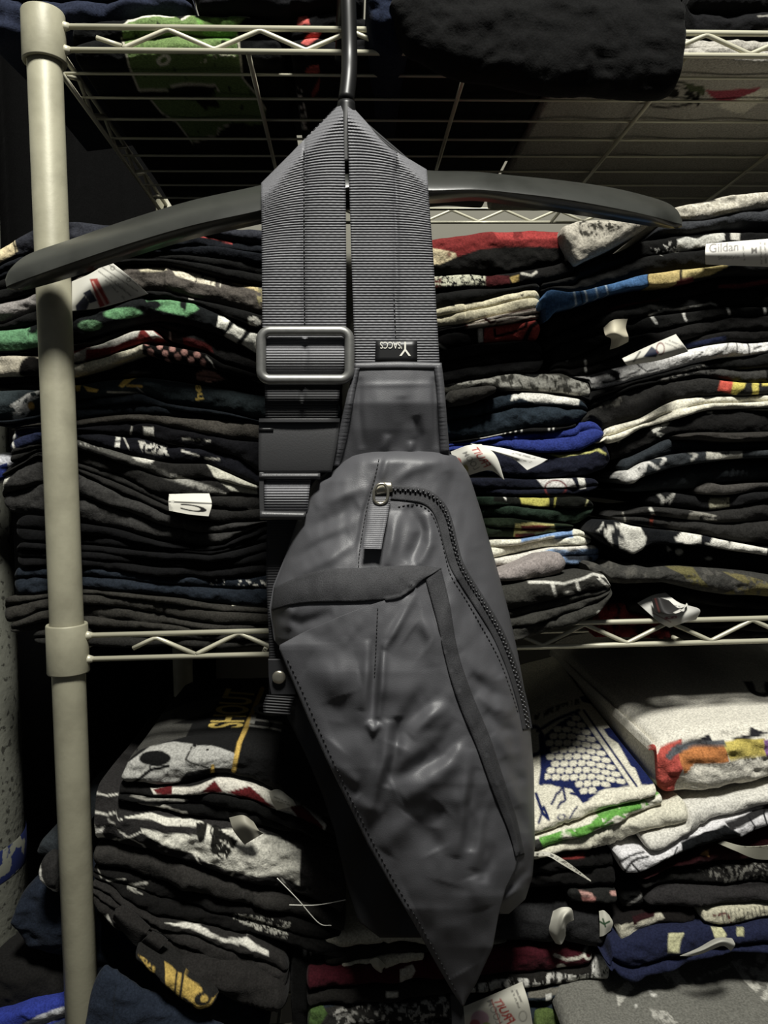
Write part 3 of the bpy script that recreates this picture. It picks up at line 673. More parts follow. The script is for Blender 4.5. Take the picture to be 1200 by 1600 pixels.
    R = np.stack(tb + [B[:, k] for k in range(B.shape[1])] + bb, 1)
    R[..., 2] += sway(R[..., 0], 0, R[..., 2])*0.6
    if depth > 0.2: settle(R, Y, depth)
    nr = R.shape[1]; V = R.reshape(-1, 3)
    cols = np.tile(dye(color), (len(V), 1))
    if prints:
        pm = np.zeros((n, nr), bool); a0 = 0 if (topn > 4 or allp) else len(tb); a1 = nr if (botn > 4 or allp) else len(tb)+B.shape[1]
        pm[:, a0:a1] = True
        B0 = P(Xp, Yp, Y); B0[..., 1] = Y + bk[None]; S0 = np.stack(back(B0[:, 0], topn, 1)[::-1] + [B0[:, k] for k in range(B0.shape[1])] + back(B0[:, -1], botn, -1), 1)
        qx, qy = proj(S0.reshape(-1, 3))          # prints are laid on the smooth shape, before the small creases
        paint(cols, qx, qy, pm.ravel(), prints)
    Fc = gridfaces(n, nr, True)
    o = mesh(name, V, Fc, M_cotton, None, cols=cols)
    # put the origin at the thing's base
    c = V.mean(0); c[2] = V[:, 2].min()
    o.data.transform(Matrix.Translation(-Vector(tuple(map(float, c))))); o.location = tuple(map(float, c))
    return tag(o, label, cat, group)
def slip(parent, rows, color=0xc6c4b8, prints=(), name='care_label', n=60, mu=60, thick=0.0004, m=None):
    """a sewn-in cloth label or other thin piece; rows of (px, py, Y) control points"""
    G = np.array(rows, float)
    A = np.stack([spline(r, mu) if len(r) > 2 else resample(r, mu) for r in G], 0)
    Bx = np.stack([(spline(A[:, j], n) if len(G) > 2 else resample(A[:, j], n)) for j in range(mu)], 1)
    Vf = P(Bx[..., 0], Bx[..., 1], Bx[..., 2]); Vb = Vf.copy(); Vb[..., 1] += thick
    cols = np.tile(dye(color), (Vf.shape[0]*Vf.shape[1]*2, 1)); nn = len(cols)//2
    if prints:
        mk = np.zeros(len(cols), bool); mk[:nn] = True
        qx = np.r_[Bx[..., 0].ravel(), Bx[..., 0].ravel()]; qy = np.r_[Bx[..., 1].ravel(), Bx[..., 1].ravel()]
        paint(cols, qx, qy, mk, prints)
    return closed(name, Vf, Vb, m or M_paper, parent, cols=cols)
_paint0 = paint
def paint(cols, px, py, mask, items):            # adds lettering to the prints
    for it in items:
        if it[0] == 'text':
            V, Fc = textmesh(it[1], bold=it[4] if len(it) > 4 else 0.0); lo, hi = V.min(0), V.max(0)
            u = (V[:, 0]-lo[0])/(hi[0]-lo[0]); v = (V[:, 1]-lo[1])/(hi[1]-lo[1]); q = np.array(it[2], float)
            p = (q[0]*((1-u)*(1-v))[:, None] + q[1]*(u*(1-v))[:, None] + q[2]*(u*v)[:, None] + q[3]*((1-u)*v)[:, None])
            box_ = (px > p[:, 0].min()) & (px < p[:, 0].max()) & (py > p[:, 1].min()) & (py < p[:, 1].max()) & mask
            ii = np.nonzero(box_)[0]; hit = np.zeros(len(ii), bool)
            al = np.zeros(len(ii))
            for jx, jy in ((-.5, -.25), (.25, -.5), (.5, .25), (-.25, .5), (0, 0)):
                hit[:] = False
                for f in Fc: hit |= inpoly(px[ii]+jx, py[ii]+jy, p[f])
                al += hit*0.2
            cols[ii] = cols[ii]*(1-al[:, None]) + dye(it[3])*al[:, None]
        else: _paint0(cols, px, py, mask, [it])
    return cols
def below(line, d): return [(x, y+d) for x, y in line]
BLK, BLK2, CHAR, NAVY, SLATE, WHT, CRM, GRY = 0x171716, 0x1e1d1c, 0x34332f, 0x1c2233, 0x2b3338, 0xdad8cc, 0xcdc6ac, 0x8b877c
# ================================================================== left stack, middle shelf
l1t = [(-22,396),(0,381),(22,369),(50,353),(100,344),(150,346),(230,350),(330,352),(440,360)]
l1b = [(-22,428),(0,412),(30,398),(60,394),(110,390),(200,392),(260,378),(300,369),(330,368),(370,376),(440,390)]
fold('dark grey t-shirt with cream cuff band, topmost of the left stack behind the hanger', l1t, l1b, 0x30323a, er=(4,10), layers=1, prints=[('poly',[(-30,380),(22,366),(27,392),(-30,430)],0xcdbb8c),('line',[(19,366),(25,396)],2.5,0x15140f)])
l2b = [(-22,440),(30,420),(110,410),(160,404),(205,397),(290,398),(340,402),(440,415)]
fold('dark navy t-shirt with thin red edge print, second in the left stack', l1b, l2b, 0x1b1e24, er=(4,10), prints=[('poly',[(298,366),(330,365),(362,374),(362,379),(330,371),(298,372)],0xc0433c)])
l4t = [(-22,470),(0,466),(57,452),(110,432),(160,415),(210,411),(260,414),(300,421),(340,430),(405,446),(532,456)]
fold('plain black t-shirt above the grey-brown one in the left stack', l2b, l4t, BLK, er=(4,10))
l4b = [(-22,505),(0,501),(57,480),(110,478),(150,470),(220,455),(260,455),(300,463),(340,472),(405,492),(532,502)]
s4 = fold('grey-brown t-shirt with torn cream lettering, beneath the white care label', l4t, l4b, 0x544e47, er=(4,10), layers=1, step=2.0,
  prints=[('band',-30,62,0x7d7874),('poly',[(185,413),(215,409),(258,416),(256,420),(215,416)],0x9a9684,{'n':(6,.4)}),('poly',[(218,422),(258,418),(262,424),(240,426),(220,425)],0xb9b090),
   ('poly',[(262,413),(300,420),(337,431),(336,446),(305,440),(275,432)],0xc9c0a6,{'n':(5,.33)}),('line',[(345,430),(343,446)],2,0xb9b3a0),('line',[(338,428),(336,444)],2,0x15140f),
   ('poly',[(358,432),(385,436),(403,445),(404,458),(380,448),(362,442)],0xc2ac72,{'n':(7,.38)}),('poly',[(398,450),(412,455),(412,500),(403,480)],0x8f8558,{'n':(7,.5)})], seams=(255,))
tg = [[(112,440,.004),(140,428,-.004),(172,408,-.008)],[(112,470,.002),(148,455,-.010),(200,430,-.012)],[(112,486,.004),(160,480,-.008),(232,459,-.006)]]
slip(s4, tg, prints=[('poly',[(140,436),(152,435),(172,474),(156,481)],0xa8332a),('line',[(145,440),(165,476)],2,0xd9b0a0),('poly',[(118,478),(132,462),(140,472),(135,486),(119,486)],0x232b46),('poly',[(130,458),(141,452),(152,470),(141,474)],0x232b46),
   ('line',[(160,418),(215,455)],1.2,0x55524a),('line',[(154,424),(205,462)],1.2,0x55524a),('line',[(168,412),(225,452)],1.2,0x55524a),('line',[(165,438),(196,468)],2.4,0x8d8a80,{'n':(2.2,.45)}),('line',[(172,432),(204,462)],2.4,0x8d8a80,{'n':(2.2,.45)}),('ring',176,419,3,3,1.2,0x55524a),('ring',201,437,3,3,1.2,0x55524a)])
l5at = l4b; l5ab = [(-22,512),(0,511),(57,502),(110,494),(160,479),(220,463),(300,470),(340,486),(405,514),(532,530)]
fold('black t-shirt with a tiny white stripe, between grey-brown and green printed shirts', l5at, l5ab, BLK, er=(4,10), layers=1, prints=[('rect',293,460,301,466,0x9a988e),('poly',[(388,498),(400,496),(410,505),(400,510),(389,508)],0xbab7aa)])
l5b = [(-22,551),(0,549),(57,546),(110,531),(170,512),(240,499),(300,505),(345,520),(402,553),(532,576)]
fold('black t-shirt with green blotches and white squares in the left stack', l5ab, l5b, 0x16191a, er=(4,10), layers=1, step=2.0,
  prints=[('poly',[(-20,515),(20,508),(45,505),(62,512),(62,542),(30,546),(-20,548)],0x4f8357,{'n':(17,.36)}),('ell',140,508,19,8,0x5b8a5d),('ell',192,491,30,9,0x548a58),('poly',[(228,470),(300,470),(312,482),(290,496),(235,484)],0x548a58,{'n':(22,.33)}),
   ('poly',[(342,493),(360,497),(352,514),(339,511)],0xd5d3c4),('poly',[(365,505),(384,514),(368,536),(350,526)],0xd5d3c4),('poly',[(392,518),(404,522),(402,552),(377,537)],0xd5d3c4)])
l6b = [(-22,553),(60,551),(108,545),(150,535),(205,517),(245,518),(262,532),(320,546),(345,563),(400,580),(532,592)]
fold('black t-shirt with dark red patch above the polka-dot shirt', l5b, l6b, BLK2, er=(4,10), Y=.034, prints=[('poly',[(286,527),(330,537),(335,552),(287,540)],0x5d1d1c),('line',[(266,519),(266,534)],2.5,0x8d8a80)])
fold('red and white printed t-shirt edge poking out above the cream band', [(104,548),(150,536),(205,518),(240,517),(250,526)], [(104,565),(150,557),(190,545),(226,537),(250,531)], 0x7d2320, layers=1, er=(4,6), Y=0.024, depth=.2,
  prints=[('poly',[(100,560),(140,541),(200,522),(222,517),(215,530),(180,540),(135,545),(130,570)],0xa6a398,{'n':(14,.28)}),('poly',[(228,520),(240,520),(252,530),(240,533)],0xc4c1b4)])
l8t = [(-22,550),(0,552),(60,555),(113,567),(170,555),(225,539),(260,541),(320,549),(345,566),(400,582),(532,594)]
l8b = [(-22,587),(0,586),(60,585),(113,588),(170,571),(225,554),(260,566),(320,570),(400,594),(532,606)]
dots = [('ell',x,y,rx,5,0xc88e80) for x,y,rx in ((231,538,5),(250,543,5),(270,547,5),(289,551,5),(308,554,5),(236,553,5),(259,555,5),(279,559,5),(299,563,5),(317,566,4),(240,564,5),(262,567,4))]
fold('cream t-shirt turning to black with pink polka dots in the left stack', l8t, l8b, 0xd0caae, er=(4,10), Y=.026, layers=1, step=1.8, topn=6, prints=[('band',-40,64,0xa39b86),('ell',48,578,19,22,0x14110f),('poly',[(224,530),(532,570),(532,620),(224,560)],0x161514)]+dots+[('line',[(322,556),(330,565),(336,578)],1.6,0xb5b2a6)])
l9b = [(-22,606),(20,606),(55,608),(110,600),(160,591),(220,589),(280,594),(340,605),(385,612),(532,622)]
fold('black t-shirt with dusty pink patch below the polka-dot shirt', l8b, l9b, BLK, er=(4,10), Y=.038, prints=[('poly',[(306,584),(318,575),(335,580),(353,594),(330,596),(308,592)],0xa0705f),('line',[(345,560),(380,580)],3,0x9a968a,{'n':(4,.5)})])
l10b = [(-22,655),(20,656),(60,650),(110,627),(150,620),(220,616),(260,630),(330,641),(408,656),(532,662)]
fold('dark slate t-shirt with yellow lettering fragments and white graphic at its left end', l9b, l10b, 0x2e383b, er=(10,12), layers=1, Y=.019, nose=1.3, step=1.6,
  prints=[('poly',[(118,600),(128,597),(126,610),(120,611)],0xe8bc34),('poly',[(131,602),(155,608),(152,613),(138,611)],0xe8bc34),('poly',[(186,604),(196,591),(222,588),(206,597),(192,607)],0xe8bc34),('line',[(200,604),(222,606)],4,0xb7922a),
   ('text','he',[(318,624),(312,600),(300,602),(304,626)],0xe8c23a,0.02),('line',[(170,613),(215,616),(238,628),(256,634)],3,0xb0ada0),('line',[(215,607),(230,620),(240,628)],2,0x9a978b),
   ('poly',[(14,634),(40,615),(60,610),(58,622),(40,630),(44,642),(34,656),(18,656)],0xc0bfb8,{'n':(8,.42)}),('ell',46,635,5,6,0xc79a36)])
l11b = [(-22,660),(14,668),(60,662),(118,655),(160,649),(250,646),(330,657),(390,660),(532,668)]
fold('dark navy t-shirt with a plain collar edge under the slate yellow-lettered one', l10b, l11b, 0x20262c, er=(14,12), seams=(206,))
l12b = [(10,672),(40,668),(118,669),(200,659),(240,661),(300,673),(360,688),(410,690),(532,694)]
fold('worn brown-grey t-shirt hem in the left stack beside the buckle', l11b, l12b, 0x4b4740, er=(20,12), layers=1, Y=0.022)
l13t = [(14,672),(40,668),(118,673),(180,682),(210,682),(260,691),(320,701),(370,713),(410,740),(532,752)]
fold('thin black t-shirt with small white rectangles under the brown-grey hem', l12b, l13t, 0x141418, er=(20,12), layers=1, prints=[('rect',223,667,239,680,0xb9b6aa),('line',[(205,668),(203,680)],2,0xa9a69a),('line',[(285,684),(330,690)],3,0x9a978b,{'n':(5,.4)})], Y=0.02, gap=0.2)
fold('navy sweatshirt cuff looping round left of the post with white piping', [(12,690),(20,664),(35,657),(60,657),(90,664)], [(12,705),(22,707),(40,700),(60,692),(90,690)], 0x2a3252, layers=2, er=(10,3), Y=0.021, depth=.2, cat='sweatshirt', name='folded_sweatshirt', prints=[('line',[(20,668),(21,690),(26,708)],3.5,0xd0cec2)])
l13b = [(14,700),(60,693),(118,686),(160,700),(200,713),(265,722),(322,724),(360,740),(402,757),(532,770)]
fold('black t-shirt with hatched white box and short white dashes in the left stack', l13t, l13b, 0x16171e, er=(20,12), layers=1, step=1.8, prints=[('rect',181,682,188,690,0xc9c7bb),('rect',181,693,188,701,0xc9c7bb),('line',[(192,683),(202,702)],2,0xb9b6aa),('poly',[(215,689),(260,695),(263,711),(222,706)],0xb9b6aa,{'n':(3,.47)}),('line',[(285,703),(310,712)],3,0xb9b6aa),('line',[(320,716),(342,718)],2.5,0x9a978b)])
l14t = l13b
l14b = [(0,735),(60,705),(118,723),(180,744),(230,766),(265,783),(330,775),(402,772),(532,785)]
fold('charcoal t-shirt with pale speckles and a highlight painted along its ridge, down to a cream patch', l14t, l14b, 0x232220, er=(12,12), layers=2, bounds=[0,.42,1], step=2.0, prints=[('line',[(70,690),(130,692),(200,716),(260,742),(340,768)],11,0x4a4944),('line',[(118,690),(160,702)],4,0x8f8d84,{'n':(4,.55)}),('line',[(270,744),(320,762),(350,772)],9,0x7d7b73,{'n':(9,.35)}),('poly',[(322,722),(402,752),(402,771),(360,765),(335,745)],0xaaa897),('poly',[(207,716),(245,716),(236,724),(215,722)],0xb9b6aa)])  # the lighter strokes along the ridge paint its highlight into the cloth colour
l15b = [(0,748),(60,712),(118,736),(160,760),(220,785),(262,800),(300,812),(345,816),(412,812),(532,818)]
s15 = fold('dark charcoal t-shirt with a white lettered tab under the painted highlight', l14b, l15b, 0x272624, er=(14,12), layers=2)
slip(s15, [[(264,772,.014),(300,771,.012),(327,771,.014)],[(263,784,.006),(300,783,.004),(331,788,.006)],[(264,798,.004),(296,804,.002),(326,807,.004)]], 0xcdcabc, [('text','C',[(322,803),(282,796),(282,786),(324,792)],0x15140f,0.03),('line',[(264,784),(333,787)],2.5,0x3a3833),('poly',[(262,770),(276,770),(270,800),(262,800)],0xaaa89c,{'n':(5,.5)})], name='printed_tab')
l16b = [(-4,800),(30,806),(70,806),(118,816),(200,831),(250,846),(310,858),(350,849),(412,816),(532,812)]
fold('large charcoal sweatshirt sagging in a deep curve across the left stack', [(-4,760),(10,735),(60,706),(118,737),(160,761),(220,786),(262,801),(300,813),(345,818),(412,807),(532,803)], l16b, 0x373634, er=(16,12), layers=2, bounds=[0,.45,1], Y=0.022, depth=.26, nose=1.2, cat='sweatshirt', name='folded_sweatshirt',
   prints=[('line',[(16,722),(22,712),(48,702)],7,0xb9b7a8,{'n':(5,.35)}),('line',[(0,765),(10,742),(14,735)],6,0xbdbbae)], seams=(285,))
l17m = [(20,848),(118,852),(250,862),(330,868),(412,846),(532,842)]
fold('black t-shirt in deep shade below the sagging sweatshirt', l16b, l17m, 0x111112, er=(22,14), layers=2, Y=.024)
l17b = [(14,888),(40,887),(118,888),(200,893),(250,900),(330,905),(412,898),(532,898)]
fold('black garment with layered folds resting on the dark navy shirt of the left stack', l17m, l17b, 0x131314, er=(18,14), layers=3, Y=.022)
l18b = [(0,932),(60,930),(118,923),(200,925),(260,932),(330,943),(412,952),(532,955)]
fold('dark navy t-shirt with tiny white specks along its right edge', l17b, l18b, 0x242c36, er=(16,10), layers=2, bounds=[0,.38,1], step=2.0, prints=[('poly',[(322,905),(350,905),(350,914),(322,914)],0xd0cec2,{'n':(4,.6)}),('poly',[(372,906),(424,910),(424,920),(372,914)],0xd8d6ca,{'n':(5,.5)})])
fold('short cream shirt edge showing between dark shirts beside the bag', [(360,941),(400,946),(424,950)], [(360,956),(400,958),(424,960)], 0xa8a592, er=(3,3), layers=1, Y=.03, depth=.2)
l19b = [(2,978),(30,968),(60,955),(118,947),(200,951),(250,960),(300,972),(412,978),(532,980)]
fold('charcoal t-shirt with a rolled cuff, third from the left shelf bottom', l18b, l19b, 0x36342f, er=(14,10), layers=2, bounds=[0,.3,1], seams=(240,255))
l20b = [(10,990),(60,985),(118,980),(200,984),(300,988),(412,990),(532,992)]
fold('charcoal t-shirt with a bunched sleeve just above the left shelf rail', l19b, l20b, 0x36342f, er=(14,10), layers=2, seams=(325,))
fold('black-grey t-shirt lying on the wire shelf at the bottom of the left stack', l20b, [(44,1008),(118,1012),(250,1014),(412,1014),(532,1014)], 0x2b2a27, er=(14,10), layers=2)
# ================================================================== centre stack, middle shelf (right of the bag)
c1b = [(560,440),(672,431),(730,425),(800,424),(870,414),(913,392)]
fold('black t-shirt with big red print on top of the centre stack', [(560,386),(672,371),(720,363),(770,358),(840,354),(880,358),(905,368),(913,378)], c1b, 0x1b1a18, layers=1, er=(6,14), step=2.0, topn=6, prints=[('poly',[(600,340),(900,345),(901,372),(880,388),(790,384),(745,391),(715,402),(600,420)],0x7f2422),('poly',[(660,386),(712,396),(714,402),(690,414),(660,420)],0xb9a981,{'n':(20,.25)}),('poly',[(760,355),(900,350),(895,372),(780,376)],0xa2302d,{'n':(30,.3)})])
c2b = [(560,476),(672,459),(740,449),(800,446),(860,440),(905,428)]
fold('black t-shirt with speckled white and maroon strip, second in the centre stack', c1b, c2b, 0x191817, layers=1, er=(6,12), step=1.8, prints=[('poly',[(672,430),(690,428),(760,428),(765,444),(690,450),(672,452)],0xa5a48c,{'n':(3.2,.45)}),('poly',[(676,436),(690,436),(690,452),(676,454)],0x5a2420,{'n':(8,.5)}),('poly',[(760,426),(796,430),(797,446),(760,446)],0x4f1a1c),('poly',[(797,432),(810,430),(810,440),(800,442)],0xa58a3d),('line',[(815,428),(830,432),(838,426)],4,0x9a978b),('line',[(905,395),(911,415)],3,0x9a978b)])
c4t = [(560,500),(672,487),(690,483),(740,471),(790,458),(830,452),(846,456)]
fold('plain black t-shirt directly above the cream one in the centre stack', c2b, c4t, 0x161615, layers=1, er=(6,10))
c4b = [(560,520),(672,514),(720,508),(770,494),(846,480)]
fold('cream t-shirt with broken black lettering in the centre stack', c4t, c4b, 0xbdb594, layers=2, er=(4,12), bounds=[0,.42,1], step=2.0, prints=[('rect',703,474,710,482,0x15140f),('rect',718,470,726,476,0x15140f),('poly',[(728,470),(740,468),(738,476),(726,478)],0x15140f),('rect',690,480,694,484,0x15140f),('poly',[(812,460),(818,460),(816,465)],0x15140f)], seams=(727,))
c5b = [(560,530),(672,524),(730,513),(780,506),(846,497)]
fold('white t-shirt with maroon diagonal stripes above the red and black one', c4b, c5b, 0xc4b9a8, layers=2, er=(4,6), step=1.6, prints=[('band',500,728,0x171615),('line',[(728,508),(732,520)],3,0x5a1f20),('line',[(772,500),(800,490),(850,482)],2.5,0x4b1a1c),('line',[(775,506),(810,496),(850,488)],2.5,0x4b1a1c),('line',[(790,509),(820,500),(850,494)],2.5,0x4b1a1c),('line',[(757,498),(765,506),(772,504)],4,0x4b1a1c)])
c6b = [(560,560),(672,553),(740,538),(790,533),(852,531)]
fold('black t-shirt with white bar and red flame print in the centre stack', c5b, c6b, 0x151414, layers=1, er=(6,10), step=1.8, prints=[('poly',[(747,508),(754,507),(756,534),(749,536)],0xc9c6b8),('poly',[(757,506),(860,495),(860,535),(757,536)],0xa53a31),('line',[(773,515),(775,525),(800,520),(820,512),(822,503)],4.5,0x171413),('line',[(820,532),(828,512),(838,505)],7,0x171413),('line',[(682,538),(700,550)],3,0xb9b6aa),('line',[(683,556),(696,550)],3,0xb9b6aa)])
c7b = [(560,608),(690,600),(730,592),(780,587),(878,580)]
fold('plain black sweatshirt with three loose layers in the centre stack', c6b, c7b, 0x1d1d1d, layers=3, er=(6,22), offs=[.0,.003,-.002], cat='sweatshirt', name='folded_sweatshirt')
c8b = [(560,622),(700,616),(760,602),(790,613),(830,612),(880,612),(925,620)]
fold('faded black t-shirt with pale speckled print, halfway down the centre stack', c7b + [(925,598)], c8b, 0x4b4a43, layers=1, er=(6,5), step=1.8, prints=[('poly',[(700,600),(740,588),(780,580),(930,588),(930,625),(880,612),(780,606),(740,600)],0xa8a69a,{'n':(7,.42)})])
c9b = [(560,646),(700,636),(740,627),(790,615),(850,612),(925,622)]
fold('charcoal cuff tucked between speckled shirt and slate sweatshirt', [(700,610),(735,603),(765,600),(779,603)], [(700,635),(740,628),(779,612)], 0x302e2a, layers=1, er=(4,6), Y=.004, depth=.16, seams=(733,))
c10b = [(560,700),(700,690),(760,682),(830,668),(890,666),(922,652)]
fold('slate blue sweatshirt with torn white print along its top edge', [(560,648),(700,637),(745,629),(800,614),(850,613),(905,621),(922,632)], c10b, 0x27333d, layers=2, er=(6,16), bounds=[0,.36,1], step=2.0, prints=[('poly',[(803,609),(905,619),(903,634),(870,630),(835,631),(812,624),(797,628)],0xd5d3c8,{'n':(9,.2)}),('poly',[(700,622),(715,626),(745,622),(748,629),(710,633),(700,633)],0xc9c7bb)], seams=(755,810), cat='sweatshirt', name='folded_sweatshirt')
c11b = [(560,706),(700,693),(760,683),(800,677),(870,672),(905,666)]
fold('thin black t-shirt edge with white vertical ticks above the royal blue one', c10b, c11b, 0x191918, layers=1, er=(4,6), step=1.5, gap=0.1, prints=[('poly',[(750,676),(785,668),(785,684),(750,690)],0x8f8d84)]+[('line',[(x,660),(x,684)],2.2,0xb9b7ac) for x in (789,797,805,814,857,864)])
c12b = [(560,722),(703,706),(760,699),(850,706),(905,706),(946,684)]
s12 = fold('bright royal blue t-shirt with a plump rounded fold', [(560,708),(700,694),(725,685),(800,678),(870,670),(905,660),(925,657),(946,668)], c12b, 0x2a3b8c, layers=2, er=(6,16), bounds=[0,.35,1], seams=(800,848))
c13b = [(560,752),(735,746),(850,746),(920,744),(958,730)]
s13 = fold('navy t-shirt with wavy yellow-green line, under the royal blue one', c12b + [(958,712)], c13b, 0x1f2233, layers=1, er=(6,14), step=1.8, prints=[('rect',826,702,842,710,0x8d8a3a),('line',[(855,706),(875,712),(900,710),(920,708),(935,703),(945,710)],3,0xb5b255),('line',[(930,702),(940,708)],3,0xb5b255)])
slip(s13, [[(704,706,-.002),(730,696,-.010),(752,694,-.008)],[(712,726,-.006),(745,712,-.016),(775,712,-.016)],[(728,744,-.002),(765,735,-.010),(788,750,-.018)]], prints=[('text','LOOM',[(741,735),(722,708),(730,705),(750,730)],0x77756f,.01),('text','FRUIT',[(756,731),(735,700),(746,698),(768,726)],0xb03028,.02),('ell',727,733,5,7,0xa9a24a),('ell',715,722,6,7,0xb0605a)])
slip(s13, [[(735,693,-.004),(790,701,-.010),(856,718,-.012)],[(745,698,-.006),(790,710,-.012),(845,725,-.012)],[(765,704,-.004),(800,716,-.010),(824,735,-.012)]], 0xd9d8d0, prints=[('line',[(800,708),(835,716)],3,0x9a9890,{'n':(3,.5)}),('line',[(795,714),(830,722)],3,0x9a9890,{'n':(3,.5)})])
c14b = [(560,782),(740,775),(850,773),(905,773),(940,764)]
fold('dark navy t-shirt with white arc print at its right end', [(560,753),(735,747),(840,746),(900,746),(930,748),(940,752)], c14b, 0x191c2a, layers=2, er=(6,14), bounds=[0,.6,1], step=1.8, prints=[('poly',[(833,740),(860,744),(893,748),(899,761),(850,760),(845,752)],0xb3b0aa),('ring',868,762,16,13,2.2,0x6e2a2a),('poly',[(900,744),(912,744),(915,763),(905,764)],0xb9b7ac)])
c15b = [(560,818),(745,811),(800,808),(860,816),(905,820),(933,800)]
fold('dark green t-shirt with yellow print on its upper edge', [(560,783),(745,777),(800,776),(860,774),(910,776),(933,786)], c15b, 0x26382a, layers=2, er=(6,14), bounds=[0,.42,1], step=1.8, prints=[('poly',[(770,770),(858,770),(930,772),(930,790),(900,794),(858,792),(805,788),(770,784)],0x171914),('poly',[(812,774),(858,772),(858,790),(815,787)],0xa9a32f,{'n':(9,.22)}),('line',[(868,776),(866,792)],2,0xa9a32f),('line',[(782,770),(790,780)],2.5,0xc9c7bb),('line',[(790,773),(806,774)],3,0xc9c7bb),('line',[(918,776),(914,790)],2,0xb9b67a)], seams=(800,))
c16b = [(560,846),(755,840),(812,840),(870,832),(900,826)]
fold('olive green t-shirt with red and yellow print, above the white and blue ones', c15b, c16b, 0x24301f, layers=2, er=(6,14), step=1.8, prints=[('poly',[(803,818),(830,814),(865,818),(870,832),(840,836),(803,838)],0xa39a52,{'n':(12,.2)}),('poly',[(812,820),(840,818),(862,822),(850,830),(815,828)],0x7c342c),('poly',[(805,833),(835,832),(838,840),(805,842)],0x7c342c)])
c17b = [(560,880),(768,872),(850,857),(900,853),(929,850)]
fold('white t-shirt with sky blue blocks on its top edge', [(560,850),(765,843),(812,841),(870,831),(905,826),(929,838)], c17b, 0xd0cdb8, layers=2, er=(6,14), bounds=[0,.4,1], step=1.8, prints=[('poly',[(812,836),(895,822),(895,840),(866,842),(866,836),(812,846)],0x6f93c2)])
c18b = [(560,900),(776,892),(840,884),(900,884),(941,875)]
fold('white and grey-blue t-shirt with an open rounded fold under the blue-blocked one', c17b + [(941,856)], c18b, 0xc4c0b4, layers=2, er=(6,14), step=1.8, prints=[('poly',[(790,880),(860,858),(900,862),(890,872),(830,884),(795,894)],0x7c98bb),('poly',[(888,862),(950,850),(950,890),(870,890)],0x6883a6),('ell',905,872,22,6,0x2a2f36)])
fold('mauve grey sleeve folded over the bottom of the centre stack', [(560,902),(780,892),(820,876),(845,866),(875,864),(890,872)], [(560,922),(785,908),(840,904),(870,902),(890,896)], 0x857c78, layers=1, er=(6,14), Y=-0.006, depth=.2, seams=(842,), nose=1.2)
fold('thick charcoal sweatshirt with white line drawing bulging over the shelf rail', [(560,935),(785,916),(830,908),(880,903),(920,893),(945,896),(960,910)], [(560,1010),(790,1004),(850,992),(900,978),(935,960),(960,932)], 0x3a3934, layers=4, bounds=[0,.42,.58,.74,1], er=(6,18), Y=-0.016, depth=.26, step=2.0, offs=[-.003,.002,.002,0], cat='sweatshirt', name='folded_sweatshirt', gap=0,
  prints=[('line',[(825,907),(850,908),(880,912),(905,906),(925,896),(945,900),(955,912)],4,0xb9b7ac),('line',[(860,910),(866,930)],5,0xb9b7ac),('line',[(899,908),(903,922)],5,0xb9b7ac),('ell',887,927,9,3,0xb3b0a5),('line',[(930,900),(952,918)],5,0xb9b7ac,{'n':(7,.4)}),('ell',935,962,5,8,0xb9b7ac)])

fold('white and blue sleeve end poking out at the far left edge', [(-30,708),(0,704),(14,706),(21,712)], [(-30,760),(0,752),(12,736),(21,722)], 0xb9bac0, er=(3,6), layers=1, Y=.034, depth=.12, prints=[('poly',[(-30,735),(10,722),(14,745),(-30,765)],0x2f3f8a)])
# ================================================================== right stack, middle shelf
r0b = [(1030,350),(1065,341),(1100,341),(1150,331),(1200,321),(1430,316)]
fold('white heather t-shirt on top of the right stack beside the hanger tip', [(1030,330),(1070,318),(1120,306),(1200,297),(1430,294)], r0b, 0xbdb7a6, layers=1, er=(8,4), prints=[('all',0xa39d8c,{'n':(3,.5)}),('poly',[(1030,310),(1110,304),(1120,312),(1060,322)],0x3a3731)])
r1b = [(990,372),(1040,364),(1080,362),(1140,353),(1200,350),(1430,347)]
fold('dark grey heather t-shirt under the white heather one', r0b, r1b, 0x3a3c40, layers=1, er=(8,4))
fold('pale grey t-shirt with sketchy dark print, tilted out of the right stack', [(880,352),(910,338),(960,336),(1015,340)], [(880,372),(905,412),(920,402),(945,390),(1000,360),(1015,352)], 0x9d9788, layers=1, er=(6,3), Y=.006, depth=.2, step=1.8, prints=[('poly',[(905,345),(940,335),(985,345),(960,360),(930,372),(908,368)],0x3b3830,{'n':(5,.55)})])
r4t = [(843,462),(860,452),(890,456),(920,450),(1000,428),(1060,418),(1130,415),(1430,404)]
s3 = fold('black t-shirt with white splatter sleeve and white care label', [(846,440),(905,414),(960,391),(1010,373),(1060,365),(1110,359),(1160,362),(1430,352)], r4t, 0x151514, layers=2, er=(6,4), bounds=[0,.5,1], step=1.8, prints=[('poly',[(1060,373),(1085,364),(1120,358),(1133,366),(1133,376),(1090,386),(1062,392)],0xa9a89f,{'n':(10,.2)}),('poly',[(1015,385),(1062,372),(1066,392),(1030,402)],0xa09e96,{'n':(4,.6)}),('rect',1142,358,1156,377,0xa9a69a,{'n':(8,.25)}),('line',[(900,462),(920,458)],3,0xb9b7ac)], topn=4)
